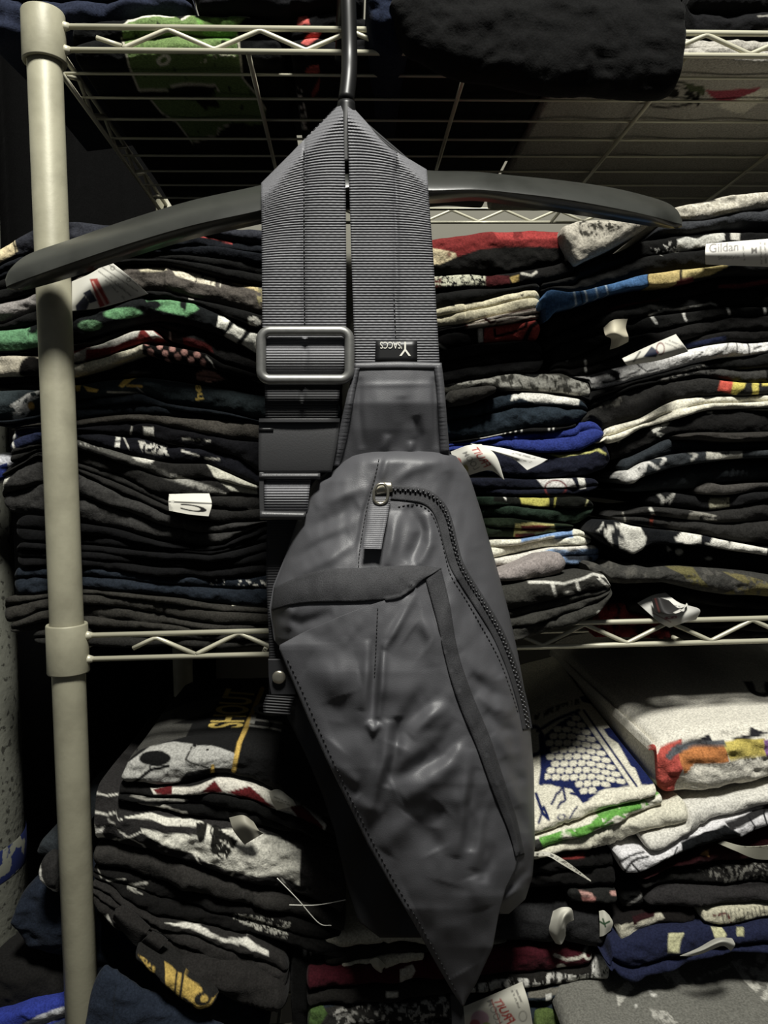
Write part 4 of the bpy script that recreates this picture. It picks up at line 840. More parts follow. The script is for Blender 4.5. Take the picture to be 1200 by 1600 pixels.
tgc = slip(s3, [[(1103,381,-.002),(1150,377,-.006),(1215,372,-.006)],[(1102,396,-.006),(1150,394,-.010),(1217,392,-.010)],[(1103,413,.000),(1150,415,-.004),(1218,417,-.002)]], 0xd2cfc6, [('text','Gildan',[(1108,395),(1154,392),(1154,378),(1108,381)],0x6f6c68,.01),('text','Softstyle',[(1122,408),(1155,405),(1155,397),(1122,400)],0x77746e,0),('text','M',[(1174,397),(1183,396),(1183,386),(1174,387)],0x6a6762,0.01),('line',[(1161,384),(1163,406)],2.4,0x8a8880,{'n':(2.4,.45)}),('line',[(1188,380),(1190,412)],2.4,0x8a8880,{'n':(2.4,.45)}),('line',[(1195,380),(1197,412)],2.4,0x8a8880,{'n':(2.4,.45)})], mu=80, n=34)
r4b = [(843,500),(855,503),(870,484),(900,476),(960,456),(1010,446),(1060,441),(1130,429),(1430,418)]
fold('black t-shirt with denim blue and yellow bands, its blue end drooping', r4t, r4b, 0x1a1a1a, layers=1, er=(5,4), step=1.8, Y=.008, prints=[('band',800,1012,0x38628f),('line',[(895,456),(900,478)],3,0x9fb0bd),('line',[(904,452),(910,474)],3,0x1f3c5c),('line',[(912,450),(917,472)],3,0xa9b6bf),('line',[(930,448),(934,468)],2.5,0x8fa6b8),('line',[(946,442),(951,460)],2.5,0x9fb0bd),('band',1014,1062,0xb39d58),('poly',[(1066,410),(1136,410),(1134,420),(1110,430),(1066,434)],0xb5a35e),('poly',[(1058,436),(1085,430),(1085,438),(1056,444)],0x6d2b2c),('line',[(1136,418),(1150,415)],4,0x4a6a82)])
r5b = [(850,528),(880,515),(930,494),(980,480),(1040,466),(1110,456),(1430,432)]
fold('black t-shirt with dull red underside print, below the blue and yellow bands', r4b, r5b, 0x191717, layers=1, er=(8,4), prints=[('poly',[(925,500),(955,482),(1000,470),(1032,464),(1030,471),(990,480),(950,496)],0x552024),('poly',[(1121,446),(1150,445),(1200,432),(1200,442),(1150,454),(1121,452)],0x66282a)])
r6b = [(850,548),(880,535),(930,520),(1000,496),(1060,487),(1130,481),(1430,468)]
fold('black t-shirt edged with a thin pale line in the right stack', r5b, r6b, 0x171716, layers=1, er=(8,4), step=1.6, prints=[('line',[(1013,493),(1040,482),(1090,478),(1112,474),(1121,478)],3,0x8d8b83)])
r7b = [(862,566),(920,548),(980,527),(1060,509),(1130,496),(1430,482)]
s7 = fold('black t-shirt with four short white dashes and crumpled cream label', r6b, r7b, 0x181817, layers=1, er=(8,4), step=1.6, prints=[('line',[(1014,492),(1024,505)],4,0xa9a7a0),('line',[(1065,486),(1071,500)],4,0xa9a7a0),('line',[(1134,481),(1139,492)],4,0xa9a7a0),('line',[(1195,472),(1196,490)],4,0xa9a7a0)])
slip(s7, [[(943,512,.002),(958,500,-.008),(981,498,-.002)],[(946,524,-.008),(962,518,-.016),(978,512,-.006)],[(955,530,-.004),(968,528,-.012),(982,526,-.010)],[(953,546,.0),(966,542,-.006),(982,534,-.002)]], 0xb9b196)
r9t = [(862,590),(900,586),(930,581),(990,566),(1050,551),(1100,541),(1150,533),(1430,527)]
s8 = fold('black ribbed-collar t-shirt lying on the white manga-lined shirt', r7b, r9t, 0x1b1a19, layers=2, er=(8,4), step=1.8, prints=[('line',[(890,546),(887,560)],4,0xa5a39a),('line',[(915,562),(917,578)],4,0xa5a39a),('line',[(1076,540),(1130,530)],7,0x242c4c)])
r9b = [(862,600),(925,610),(960,603),(1000,591),(1060,576),(1130,559),(1200,551),(1430,548)]
s9 = fold('white t-shirt with black brush strokes and a printed care label, right stack', r9t, r9b, 0xc9c7c3, layers=1, er=(8,4), step=1.7, prints=[('poly',[(855,585),(955,575),(970,582),(965,604),(925,615),(855,610)],0x171719)]+[('poly',[(a,b),(a+26,b-5),(a+38,b+2),(a+20,b+4)],0xc9c7c3) for a,b in ((880,588),(905,594),(925,590),(918,603),(940,600))]+[('line',[(965,594),(985,585),(1000,578)],3,0x171719),('line',[(995,568),(1010,580),(1030,576)],2,0x171719),('line',[(1082,563),(1096,552)],2.5,0x171719),('line',[(1110,558),(1132,548),(1136,530)],2,0x171719),('line',[(1150,532),(1151,550)],2,0x171719),('line',[(1168,530),(1173,540),(1172,552)],2.5,0x171719),('line',[(1180,544),(1192,540)],3,0x171719)])
slip(s9, [[(972,560,-.004),(1010,542,-.008),(1056,522,-.004)],[(976,566,-.006),(1025,553,-.010),(1068,538,-.008)],[(980,571,-.002),(1030,563,-.004),(1076,549,-.004)]], 0xc4c1b4, [('poly',[(1005,558),(1018,541),(1030,550),(1025,558)],0x232b46),('line',[(990,565),(1000,550)],3,0x6a685f),('ring',1032,545,6,9,1.5,0x7a3a34),('line',[(1040,536),(1060,545)],2.4,0x8a8880,{'n':(2.4,.4)}),('line',[(1046,532),(1066,541)],2.4,0x8a8880,{'n':(2.4,.4)})])
r10b = [(905,650),(950,625),(990,606),(1040,597),(1100,592),(1160,596),(1430,599)]
fold('black t-shirt with fuzzy grey sleeve print under the white brush-stroke shirt', r9b, r10b, 0x161615, layers=2, er=(10,4), prints=[('line',[(1035,596),(1080,582),(1100,575)],9,0x55534e,{'n':(4,.55)}),('poly',[(1090,583),(1130,575),(1200,570),(1200,600),(1140,592),(1110,590)],0x3d3c39,{'n':(8,.3)})])
r11b = [(905,690),(960,664),(1000,652),(1040,632),(1060,625),(1120,619),(1200,615),(1430,613)]
fold('charcoal t-shirt with red and yellow stripes near the right edge', r10b, r11b, 0x2b2a28, layers=1, er=(12,4), step=1.8, prints=[('poly',[(1126,588),(1146,592),(1142,616),(1119,612)],0xc94a35),('poly',[(1144,592),(1163,598),(1160,606),(1148,617),(1140,616)],0xc9b832),('poly',[(1174,596),(1186,596),(1184,616),(1173,616)],0xc9b832),('poly',[(1193,594),(1215,594),(1215,602),(1191,602)],0xc9b832),('poly',[(922,622),(970,618),(975,630),(930,640)],0x5a5850,{'n':(5,.5)})])
r12b = [(930,700),(965,690),(1000,668),(1060,656),(1110,642),(1160,638),(1430,630)]
fold('cream white t-shirt with a soft bunched fold in the right stack', r11b, r12b, 0xd1ccb6, layers=2, er=(12,4), bounds=[0,.55,1], rough=1.6)
r14t = [(1064,670),(1080,659),(1120,647),(1200,641),(1430,640)]
r13b = [(945,722),(985,714),(1010,702),(1040,688),(1066,682),(1120,684),(1430,684)]
fold('black t-shirt with cracked white print patches below the cream one', r12b, r13b, 0x1b1a19, layers=1, er=(10,4), Y=.024, step=1.6, prints=[('poly',[(1017,668),(1040,660),(1055,650),(1058,654),(1040,668),(1022,676)],0xb9b7ac,{'n':(4,.35)}),('poly',[(1026,674),(1040,678),(1034,683),(1028,680)],0xb9b7ac),('line',[(966,690),(972,682),(984,678)],3,0xb9b7ac),('rect',1103,636,1111,648,0xa9a79c,{'n':(3,.35)}),('poly',[(1155,640),(1170,632),(1215,628),(1215,642)],0xd8d6ca)])
fold('dark brown-grey rolled t-shirt sleeve in the right stack', r14t, [(1064,684),(1120,685),(1200,683),(1430,682)], 0x35322e, layers=1, er=(9,4), Y=0.004, depth=.22, seams=(1128,), nose=1.3)
r15b = [(970,740),(1000,722),(1040,712),(1080,706),(1140,704),(1430,704)]
fold('slate grey t-shirt with ribbed trim at right, under the rolled sleeve', r13b, r15b, 0x2d3338, layers=1, er=(12,4), seams=(1108,1118,1128,1138,1158,1168))
r16b = [(972,758),(990,757),(1000,748),(1050,732),(1100,724),(1140,718),(1430,716)]
fold('slate t-shirt with cracked silver-white graphic wrapping its left end', r15b, r16b, 0x33373a, layers=1, er=(10,4), step=1.6, Y=.01, prints=[('poly',[(972,722),(1000,712),(1012,716),(1008,740),(1000,757),(970,752)],0xb3b1aa,{'n':(9,.25)}),('line',[(1005,716),(1015,722),(1027,732)],5,0xb3b1aa),('line',[(1030,709),(1037,717),(1032,724)],5,0xb3b1aa),('line',[(1075,706),(1088,712),(1080,720)],4,0x9f9d94),('poly',[(1103,703),(1162,704),(1163,716),(1120,718),(1102,718)],0xa9a698,{'n':(6,.25)})])
r17b = [(968,768),(1000,770),(1060,768),(1098,764),(1130,754),(1430,752)]
fold('dark slate sweatshirt roll with ribbed hem, right stack', r16b, r17b, 0x282d30, layers=1, er=(10,4), nose=1.3, seams=(1140,1148,1156,1164,1172,1180,1188), cat='sweatshirt', name='folded_sweatshirt')
r19t = [(1010,778),(1040,770),(1110,776),(1145,776),(1180,770),(1430,762)]
fold('small charcoal sleeve end above the silver-banded shirt', [(1090,762),(1108,752),(1130,757),(1200,755),(1430,753)], [(1090,772),(1130,773),(1160,772),(1200,766),(1430,762)], 0x46433f, layers=1, er=(5,3), Y=.02, depth=.2)
r19b = [(1010,792),(1060,794),(1110,797),(1145,793),(1200,782),(1430,776)]
fold('black t-shirt with silver band and white scribble in the right stack', r19t, r19b, 0x1c1c1d, layers=1, er=(10,4), step=1.6, prints=[('line',[(1026,771),(1036,782),(1034,792)],5,0x9f9d94),('line',[(1040,785),(1052,772),(1046,790)],4,0x8d8b83),('rect',1111,770,1142,798,0x8a866e,{'n':(6,.22)})])
r20b = [(960,815),(985,818),(1040,829),(1100,836),(1160,848),(1430,858)]
fold('charcoal t-shirt with grey patch and orange tick, above the cow-print one', [(960,800),(1010,793),(1060,796),(1110,799),(1145,795),(1200,784),(1430,778)], r20b, 0x2c2b29, layers=2, er=(14,4), bounds=[0,.45,1], step=1.8, prints=[('poly',[(1076,798),(1100,800),(1118,804),(1118,812),(1074,812)],0x77746a,{'n':(8,.3)}),('line',[(1012,796),(1018,808)],5,0xa9a79c),('line',[(1018,808),(1015,822)],5,0x8d3a26),('line',[(972,800),(974,815)],2,0x77746a)])
r21b = [(930,840),(945,846),(965,858),(990,867),(1020,852),(1100,856),(1198,869),(1430,874)]
fold('black and white cow-print t-shirt near the bottom of the right stack', [(930,826),(942,812),(960,811),(985,820),(1040,831),(1100,837),(1160,849),(1200,857),(1430,862)], r21b, 0x17191c, layers=1, er=(8,4), step=1.6, Y=-.006, prints=[('poly',[(940,832),(950,822),(975,815),(998,822),(1010,842),(1004,856),(994,867),(975,858),(955,850)],0xcdcabd),('poly',[(955,828),(965,820),(970,833),(978,838),(966,842),(968,856),(956,846)],0x2c2e31),('line',[(934,830),(942,816)],3,0xb9b7ac),('poly',[(1050,845),(1068,830),(1120,838),(1200,856),(1200,872),(1140,860),(1100,851),(1070,852)],0xcfccc0),('poly',[(1098,836),(1116,838),(1112,850),(1098,852)],0x24262a),('poly',[(1136,842),(1144,846),(1141,850)],0x24262a)])
r22b = [(930,868),(960,872),(1000,884),(1040,880),(1100,884),(1198,894),(1430,898)]
fold('black t-shirt with three white spots under the cow-print one', r21b, r22b, 0x17191d, layers=1, er=(8,4), step=1.6, prints=[('poly',[(1040,852),(1048,860),(1042,863)],0xc9c7bb),('ell',1060,863,6,5,0xc0bdae),('ell',1106,873,5,2.5,0xb0ada0)])
r23b = [(925,905),(945,912),(985,916),(1040,914),(1100,926),(1150,936),(1430,940)]
fold('charcoal camouflage sweatshirt with olive patches', [(925,855),(945,872),(985,886),(1030,880),(1060,880),(1120,886),(1200,896),(1430,900)], r23b, 0x3d3c38, layers=1, er=(8,4), nose=1.5, Y=-.012, step=2.0, prints=[('poly',[(1040,877),(1080,880),(1092,898),(1105,915),(1080,912),(1068,895)],0x625c32,{'n':(12,.22)}),('poly',[(1130,890),(1160,896),(1200,908),(1215,935),(1130,928),(1170,915)],0x675f35,{'n':(12,.22)}),('all',0x4d4b45,{'n':(9,.62)})], cat='sweatshirt', name='folded_sweatshirt')
r24b = [(975,958),(1040,965),(1100,968),(1160,972),(1430,975)]
s24 = fold('black t-shirt with a curled white label hanging over the shelf rail', [(950,914),(985,918),(1040,916),(1100,928),(1150,938),(1430,942)], r24b, 0x161616, layers=2, er=(12,4), seams=(1135,))
slip(s24, [[(996,942,.006),(1020,930,.004),(1040,926,.006)],[(1010,955,.000),(1035,948,-.006),(1062,942,-.008),][:3],[(1030,972,-.006),(1060,962,-.012),(1093,952,-.010)],[(1046,981,-.004),(1066,974,-.010),(1088,968,-.006)]], 0xc9c7be, [('line',[(1020,958),(1048,972)],1.5,0x8a5a5c),('line',[(1040,966),(1056,964)],4,0xa05a62,{'n':(2.4,.4)}),('line',[(1030,946),(1062,955)],2.4,0x8a8880,{'n':(2.4,.45)}),('line',[(1040,944),(1072,950)],2.4,0x8a8880,{'n':(2.4,.45)})])
slip(s24, [[(1018,935,-.004),(1030,934,-.010),(1045,938,-.006)],[(1024,955,-.010),(1040,956,-.016),(1060,950,-.012)],[(1035,960,-.012),(1058,958,-.020),(1074,946,-.014)],[(1050,958,-.010),(1066,952,-.018),(1073,942,-.010)]], 0x2e2c2b, [('poly',[(1058,960),(1070,955),(1076,942),(1070,940),(1066,950),(1052,957)],0xbdbbb2),('line',[(1024,936),(1030,956)],3,0x6d3a36)], name='curled_label')
fold('red and black printed t-shirt lying on the wire shelf below the right stack', [(925,945),(960,940),(1010,945),(1040,966),(1430,977)], [(925,1000),(1000,1000),(1430,1000)], 0x171414, layers=2, er=(12,4), Y=.022, prints=[('poly',[(930,945),(1000,940),(1040,970),(1030,995),(925,1000)],0x701d1c,{'n':(13,.42)}),('poly',[(1010,985),(1060,980),(1040,1002),(1010,1002)],0x6a1c1b,{'n':(10,.5)})])
# ================================================================== things on the upper shelf
zdeck = Z_up_low + 0.0045
def up(x, Y=0.018): return float(proj(np.array([P(x, 60, Y)[0], Y, zdeck]))[1])       # photo row of the deck at depth Y
def deckline(x0, x1, Y=0.018): return [(x, up(x, Y)) for x in np.linspace(x0, x1, 8)]
fold('black t-shirt with big green letter print, seen through the upper shelf wires', [(108,30),(200,22),(300,20),(440,26)], deckline(108, 440), 0x131414, layers=2, er=(10,12), botn=60, depth=.35, step=2.0,
  prints=[('poly',[(190,40),(200,30),(272,26),(284,33),(300,24),(388,28),(374,44),(370,70),(378,120),(398,142),(415,168),(415,190),(392,196),(362,192),(340,210),(300,223),(278,192),(250,172),(234,153),(262,148),(262,140),(215,139),(196,86)],0x5d7838,{'n':(14,.2)}),
   ('line',[(190,60),(200,100),(216,139),(264,140),(268,134),(335,134),(342,144)],3,0xb5b09a),('line',[(190,40),(200,31),(272,27)],3,0xc4c1ad),('line',[(285,33),(300,25),(390,30)],3,0xc4c1ad),('line',[(372,60),(378,120),(400,145),(415,170)],3,0xb5b09a),('line',[(234,153),(252,175),(276,190),(300,222),(340,212),(342,202),(360,194)],2.5,0xb5b09a),('poly',[(262,135),(340,134),(330,150),(345,165),(320,172),(305,158),(262,152)],0x14140f),('ring',256,94,9,6,4,0xc4c1ad),('line',[(315,98),(330,90),(365,88)],6,0xb0ad92,{'n':(4,.5)}),('poly',[(305,30),(372,30),(370,66),(320,60)],0x5f9030,{'n':(12,.3)})])
fold('black t-shirt with red flame and white lettering on the upper shelf', [(452,20),(520,14),(600,20)], deckline(452, 600), 0x141416, layers=2, er=(8,8), botn=60, depth=.35, step=1.8,
  prints=[('poly',[(463,38),(472,12),(482,30),(484,40)],0xc05048),('poly',[(470,68),(490,50),(505,48),(498,62),(480,72)],0xc05048),('poly',[(476,112),(485,103),(498,100),(500,112),(485,118)],0xc05048),('poly',[(485,150),(500,120),(498,140),(490,152)],0x9a4238),('text','ALLY!',[(484,205),(472,140),(452,132),(464,204)],0xc9c8c0,.01)])
fold('navy fleece garment heaped at the left end of the upper shelf', [(-30,-70),(40,-64),(110,-40),(200,-30),(300,-26)], [(-30,60),(40,50),(105,32),(200,21),(300,19)], 0x2a3146, layers=2, er=(4,16), Y=.034, depth=.24, nose=2.2, name='folded_garment', cat='garment', rough=1.8)
fold('dark navy sleeve dangling over the middle of the upper shelf rail', [(572,-60),(600,-66),(640,-60),(650,-50)], [(572,40),(600,60),(625,66),(650,36)], 0x20293f, layers=1, er=(14,10), Y=-0.026, depth=.20, nose=3, name='folded_sweatshirt', cat='sweatshirt', rough=2)
fold('black garment spread across the top shelf behind the hook', [(300,-70),(420,-74),(570,-72)], [(300,16),(420,12),(570,12)], 0x18181b, layers=2, er=(14,14), Y=.010, depth=.24, name='folded_garment', cat='garment', rough=1.6)
big = fold('large black sweatshirt slumped over the upper shelf rail at right', [(650,-80),(760,-86),(900,-82),(1030,-74),(1076,-60)], [(650,40),(760,42),(900,44),(1030,46),(1076,46)], 0x141414, layers=2, er=(20,12), Y=0.006, depth=.28, nose=2, name='folded_sweatshirt', cat='sweatshirt', rough=1.2)
lip = fold(None, [(610,-40),(660,-52),(760,-56),(900,-54),(1040,-46),(1078,-30)], [(610,22),(640,70),(700,94),(780,110),(860,126),(940,133),(1010,135),(1050,132),(1078,118)], 0x141414, layers=1, er=(40,12), Y=-0.040, depth=.034, nose=2.4, name='drooping_fold', cat=None, rough=0.9)
lip.parent = big; lip.matrix_parent_inverse = Matrix.Translation(-big.location)
fold('grey t-shirt with round badge print, seen from below at the right of the upper shelf', [(885,60),(1000,54),(1800,56)], deckline(885, 1800), 0x98948a, layers=2, er=(8,4), botn=90, depth=.35, step=2.0,
  prints=[('ring',1040,150,48,20,3,0x201f1c),('ring',1040,150,38,13,2,0x201f1c),('line',[(990,158),(994,148),(1010,146)],4,0x201f1c),('line',[(1012,152),(1030,140)],3,0x201f1c),('ell',1050,148,9,8,0x201f1c),('poly',[(1065,150),(1072,145),(1094,158),(1090,166)],0x201f1c),('poly',[(1100,142),(1140,140),(1190,136),(1160,160),(1120,158)],0x9c3c4c),('poly',[(1065,132),(1100,140),(1098,150),(1075,146)],0x4a5236),('poly',[(1120,165),(1190,140),(1215,140),(1160,180)],0xc4bfae)])
fold('dark bundle of black cloth at the top right corner of the upper shelf', [(1085,-70),(1150,-78),(1800,-74)], [(1085,48),(1150,50),(1800,52)], 0x18181a, layers=3, er=(10,4), Y=.02, depth=.24, name='folded_sweatshirt', cat='sweatshirt', prints=[('line',[(1185,24),(1215,22)],4,0x77756c),('line',[(1185,46),(1215,45)],3,0x77756c)])

fold('black garment with its flat underside showing through the middle of the upper shelf', [(604,40),(700,34),(878,40)], deckline(604, 878), 0x141415, layers=2, er=(10,10), botn=6, depth=.35, name='folded_garment', cat='garment')
# black backdrop added behind the rack's left side to darken the lit wall
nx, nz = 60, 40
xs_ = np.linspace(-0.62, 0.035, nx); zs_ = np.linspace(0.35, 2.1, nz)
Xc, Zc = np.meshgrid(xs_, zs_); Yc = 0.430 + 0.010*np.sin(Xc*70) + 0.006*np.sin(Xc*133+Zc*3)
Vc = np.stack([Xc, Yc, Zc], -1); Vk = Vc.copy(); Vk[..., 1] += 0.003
cu_ = closed('dark_backdrop', Vc, Vk, M_cotton, None, cols=np.tile(lin(0x070707), (nx*nz*2, 1)))
tag(cu_, 'black wavy backdrop sheet added to darken the gap behind the left post', 'cloth')
# ================================================================== lower shelf, left
YL2 = -0.004
d1b = [(186,1227),(240,1233),(290,1228),(330,1218),(390,1229),(450,1253),(500,1287),(545,1300)]
fold('black t-shirt with grey skull and gold SHOUT lettering on the lower left stack', [(186,1204),(200,1186),(230,1176),(300,1172),(390,1172),(440,1180),(500,1200),(545,1216)], d1b, 0x1a1a1a, layers=1, er=(14,8), Y=YL2, depth=.21, topn=80, step=1.7, nose=2.0,
  prints=[('poly',[(195,1190),(240,1120),(300,1095),(345,1090),(330,1110),(270,1130),(300,1130),(290,1150),(220,1170)],0x45443f,{'n':(16,.3)}),
   ('poly',[(186,1222),(200,1190),(235,1165),(270,1158),(330,1164),(368,1182),(362,1206),(330,1200),(290,1206),(278,1222),(240,1232),(190,1232)],0x9a9992,{'n':(9,.22)}),('ell',242,1184,24,12,0x151515),('line',[(210,1222),(235,1202),(262,1196)],5,0x151515),('line',[(300,1165),(290,1185),(325,1200)],3,0x3a3934,{'n':(5,.4)}),
   ('text','SHOUT',[(378,1140),(400,1082),(353,1074),(324,1135)],0xe0be3c,.02),('line',[(364,1208),(373,1165),(384,1140),(410,1078)],7,0xc9a227),('line',[(331,1222),(332,1198)],5,0xc9a227),('text','ITO',[(440,1143),(446,1102),(398,1100),(387,1138)],0x8a8880,.012)])
d2b = [(182,1243),(250,1247),(330,1240),(400,1254),(460,1283),(505,1303),(540,1316)]
s2 = fold('black t-shirt with white and dark red print under the skull shirt', d1b + [(182,1229)], d2b, 0x1b1a19, layers=1, er=(6,8), Y=YL2, step=1.7, prints=[('poly',[(234,1232),(300,1226),(345,1214),(400,1228),(470,1258),(510,1290),(505,1310),(440,1272),(380,1250),(320,1238),(240,1240)],0xc4bfb0),('poly',[(238,1234),(268,1226),(268,1240),(245,1240)],0x6b1a1d),('poly',[(315,1236),(335,1220),(350,1240),(390,1230),(430,1262),(400,1256),(360,1240)],0x6b1a1d),('poly',[(452,1262),(470,1262),(505,1295),(500,1308),(470,1290)],0x6b1a1d)])
slip(s2, [[(420,1237,-.012),(436,1234,-.016),(458,1250,-.014)],[(424,1250,-.014),(440,1250,-.018),(462,1258,-.014)],[(432,1266,-.010),(448,1262,-.016),(462,1258,-.012)]], 0xb3b0a0, [('line',[(428,1245),(450,1254)],2,0x77746a,{'n':(2.4,.4)}),('line',[(432,1252),(452,1258)],2,0x77746a,{'n':(2.4,.4)})])
d3b = [(182,1259),(230,1262),(270,1268),(330,1283),(400,1292),(470,1312),(540,1336)]
for th_ in ([(433,1372),(465,1405),(498,1442),(518,1446)], [(452,1414),(495,1414),(540,1406)]):
    q_ = spline(th_, 30); tube('loose_thread', P(q_[:, 0], q_[:, 1], -0.020), 0.0004, M_white_thread, s2, 6)
fold('thin black t-shirt with pale grey hem lines between red print and flag print', d2b, d3b, 0x151514, layers=2, er=(6,8), Y=YL2, prints=[('line',[(184,1234),(230,1246),(286,1250)],4,0x77756c),('line',[(188,1254),(240,1256),(290,1270)],7,0x8a877c)])
d4t = [(143,1231),(182,1246),(230,1262),(270,1270),(330,1284),(400,1294),(470,1320),(540,1340)]
d4b = [(143,1326),(190,1331),(240,1342),(330,1371),(400,1396),(470,1412),(540,1440)]
s4b = fold('charcoal t-shirt with white star, lines and ragged white flag print', d4t, d4b, 0x2e2c2b, layers=1, er=(4,8), Y=YL2-.004, topn=14, step=1.7, nose=2.0,
  prints=[('poly',[(190,1266),(240,1264),(300,1276),(340,1290),(395,1294),(470,1330),(468,1386),(440,1374),(370,1362),(320,1345),(270,1322),(222,1298),(220,1291),(260,1296),(320,1306),(322,1294),(270,1284),(230,1276)],0xd0cdbd,{'n':(6,.16)}),
   ('poly',[(305,1285),(325,1282),(320,1310),(312,1318)],0x24231f),('poly',[(335,1284),(355,1300),(372,1312),(355,1340),(340,1342),(328,1325)],0x24231f,{'n':(8,.3)}),('ring',338,1294,8,9,2.5,0x1a1a18),('line',[(345,1310),(365,1325)],1.8,0xd0cdbd),
   ('line',[(143,1238),(165,1247),(182,1244)],2.5,0xc4c1b4),('line',[(143,1270),(165,1276),(190,1270)],2.5,0xc4c1b4),('line',[(168,1284),(205,1306),(222,1320),(238,1344)],2.5,0xc4c1b4),('line',[(168,1320),(190,1308),(220,1296)],2.5,0xc4c1b4),
   ('poly',[(147,1290),(151,1297),(162,1294),(158,1303),(161,1312),(152,1311),(148,1318),(140,1306),(142,1298)],0xcfccc0),('line',[(302,1334),(318,1358),(326,1372)],2.5,0xc4c1b4),('line',[(368,1358),(354,1378)],2.5,0xc4c1b4),('line',[(434,1372),(470,1410)],2,0xa9a79c)])
slip(s4b, [[(358,1278,-.016),(380,1274,-.022),(396,1284,-.018)],[(365,1298,-.018),(385,1290,-.026),(405,1298,-.020)],[(382,1320,-.014),(398,1310,-.020),(412,1302,-.014)]], 0x9c9886)
d5b = [(143,1354),(200,1366),(240,1378),(285,1396),(390,1421),(455,1436),(540,1460)]
fold('charcoal sweatshirt with ribbed cuff band below the flag print', d4b, d5b, 0x33312e, layers=1, er=(4,8), Y=YL2, seams=(232,239,246,253,260,267,274,280,392), cat='sweatshirt', name='folded_sweatshirt')
d6b = [(143,1369),(180,1388),(250,1432),(300,1444),(370,1459),(460,1480),(540,1500)]
fold('black t-shirt with white dashes and speckled grey block, lower left stack', d5b, d6b, 0x181716, layers=2, er=(4,8), Y=YL2+.004, step=1.7, prints=[('poly',[(366,1427),(455,1440),(448,1467),(400,1455),(364,1436)],0x8d8b80,{'n':(3,.47)}),('line',[(168,1374),(196,1370)],4,0x8d8b80),('line',[(202,1381),(228,1380)],4,0x8d8b80),('line',[(205,1383),(225,1389)],2,0x8d8b80),('line',[(152,1352),(160,1368)],2,0x77756c)])
d7b = [(143,1395),(200,1432),(260,1472),(330,1502),(400,1532),(450,1548)]
fold('charcoal sweatshirt with two long folds and a white painted line', [(143,1370),(180,1390),(250,1435),(300,1447),(370,1462),(410,1482),(450,1505)], d7b, 0x2d2b29, layers=2, er=(4,10), Y=YL2-.002, prints=[('poly',[(258,1436),(300,1442),(350,1462),(385,1464),(420,1486),(420,1494),(380,1474),(345,1468),(300,1454)],0xc4c1b4),('poly',[(405,1535),(420,1530),(440,1545),(430,1552)],0x8d8b80,{'n':(4,.5)})], cat='sweatshirt', name='folded_sweatshirt')
d8b = [(143,1416),(180,1450),(240,1488),(300,1512),(350,1528),(420,1566),(455,1580)]
s8b = fold('black t-shirt with two cloth tabs on its sagging edge', d7b, d8b, 0x292725, layers=1, er=(4,10), Y=YL2-.004, prints=[('poly',[(161,1430),(170,1425),(185,1450),(176,1456),(164,1446)],0xbdbbae),('ell',172,1440,4,6,0x4a4843)])
for q in (([(180,1420),(198,1418),(235,1450)], [(176,1436),(212,1478),(222,1468)]), ([(238,1456),(252,1462),(262,1470)], [(218,1474),(230,1484),(242,1492)])):
    (a, b) = q
    slip(s8b, [[(x, y, -.016) for x, y in a], [((x+u)/2, (y+v)/2, -.022) for (x, y), (u, v) in zip(a, b)], [(x, y, -.016) for x, y in b]], 0x2b2927, name='cloth_tab', thick=.002, m=M_cotton)
fold('black sleeve with ribbed rolled end at the foot of the lower left stack', [(270,1510),(330,1512),(380,1522),(430,1545),(448,1560)], [(270,1545),(330,1562),(380,1585),(420,1600),(448,1592)], 0x2b2927, layers=1, er=(14,16), Y=-0.022, depth=.2, nose=1.6, seams=(385,393,401,410,418,426), name='folded_sweatshirt', cat='sweatshirt')
fold('black sleeve with yellow block lettering near the navy sweatshirt', [(206,1486),(240,1508),(280,1530),(320,1550),(337,1560)], [(206,1506),(240,1530),(270,1560),(310,1582),(337,1578)], 0x272624, layers=1, er=(8,8), Y=-0.034, depth=.18, nose=1.2, step=1.4, prints=[('poly',[(213,1493),(232,1502),(242,1512),(240,1524),(228,1514)],0xb3932b,{'n':(4,.4)}),('poly',[(256,1504),(276,1514),(272,1550),(260,1538)],0xb9982c),('poly',[(279,1516),(285,1519),(280,1556),(275,1553)],0xb9982c),('poly',[(289,1520),(316,1538),(320,1555),(337,1560),(318,1584),(284,1560)],0xb9982c),('ell',318,1557,13,11,0x2a2926),('ell',320,1557,6,6,0xb9982c),('line',[(288,1556),(302,1566)],4,0x2a2926)])
# navy sweatshirt: swelling to the left of the post and sweeping down to the right
fold('navy sweatshirt bulging out left of the post on the lower shelf', [(14,1440),(22,1410),(45,1386),(62,1376),(90,1392),(140,1398),(180,1452),(240,1492),(300,1520),(360,1560),(420,1590)], [(14,1452),(40,1490),(70,1505),(110,1515),(150,1540),(200,1570),(260,1605),(340,1625),(420,1630)], 0x222a38, layers=1, er=(16,10), Y=0.024, depth=.2, nose=2.2, rough=1.4, name='folded_sweatshirt', cat='sweatshirt')
fold('navy sweatshirt sleeve with side seam in front of the post foot', [(126,1600),(140,1545),(155,1524),(180,1532),(220,1560),(270,1590),(350,1620)], [(126,1680),(180,1684),(260,1684),(350,1684)], 0x262f3e, layers=1, er=(12,10), Y=-0.034, depth=.020, nose=1.2, rough=0.8, seams=(175,), name='folded_sweatshirt', cat='sweatshirt')
fold('white ribbed ring of fabric curling beside the post', [(55,1356),(66,1342),(78,1342),(87,1346)], [(55,1378),(68,1396),(80,1404),(87,1402)], 0x2b2a29, layers=1, er=(8,3), Y=-0.001, depth=.1, prints=[('line',[(58,1352),(60,1372),(72,1390),(94,1398)],9,0xb3b1a6)])
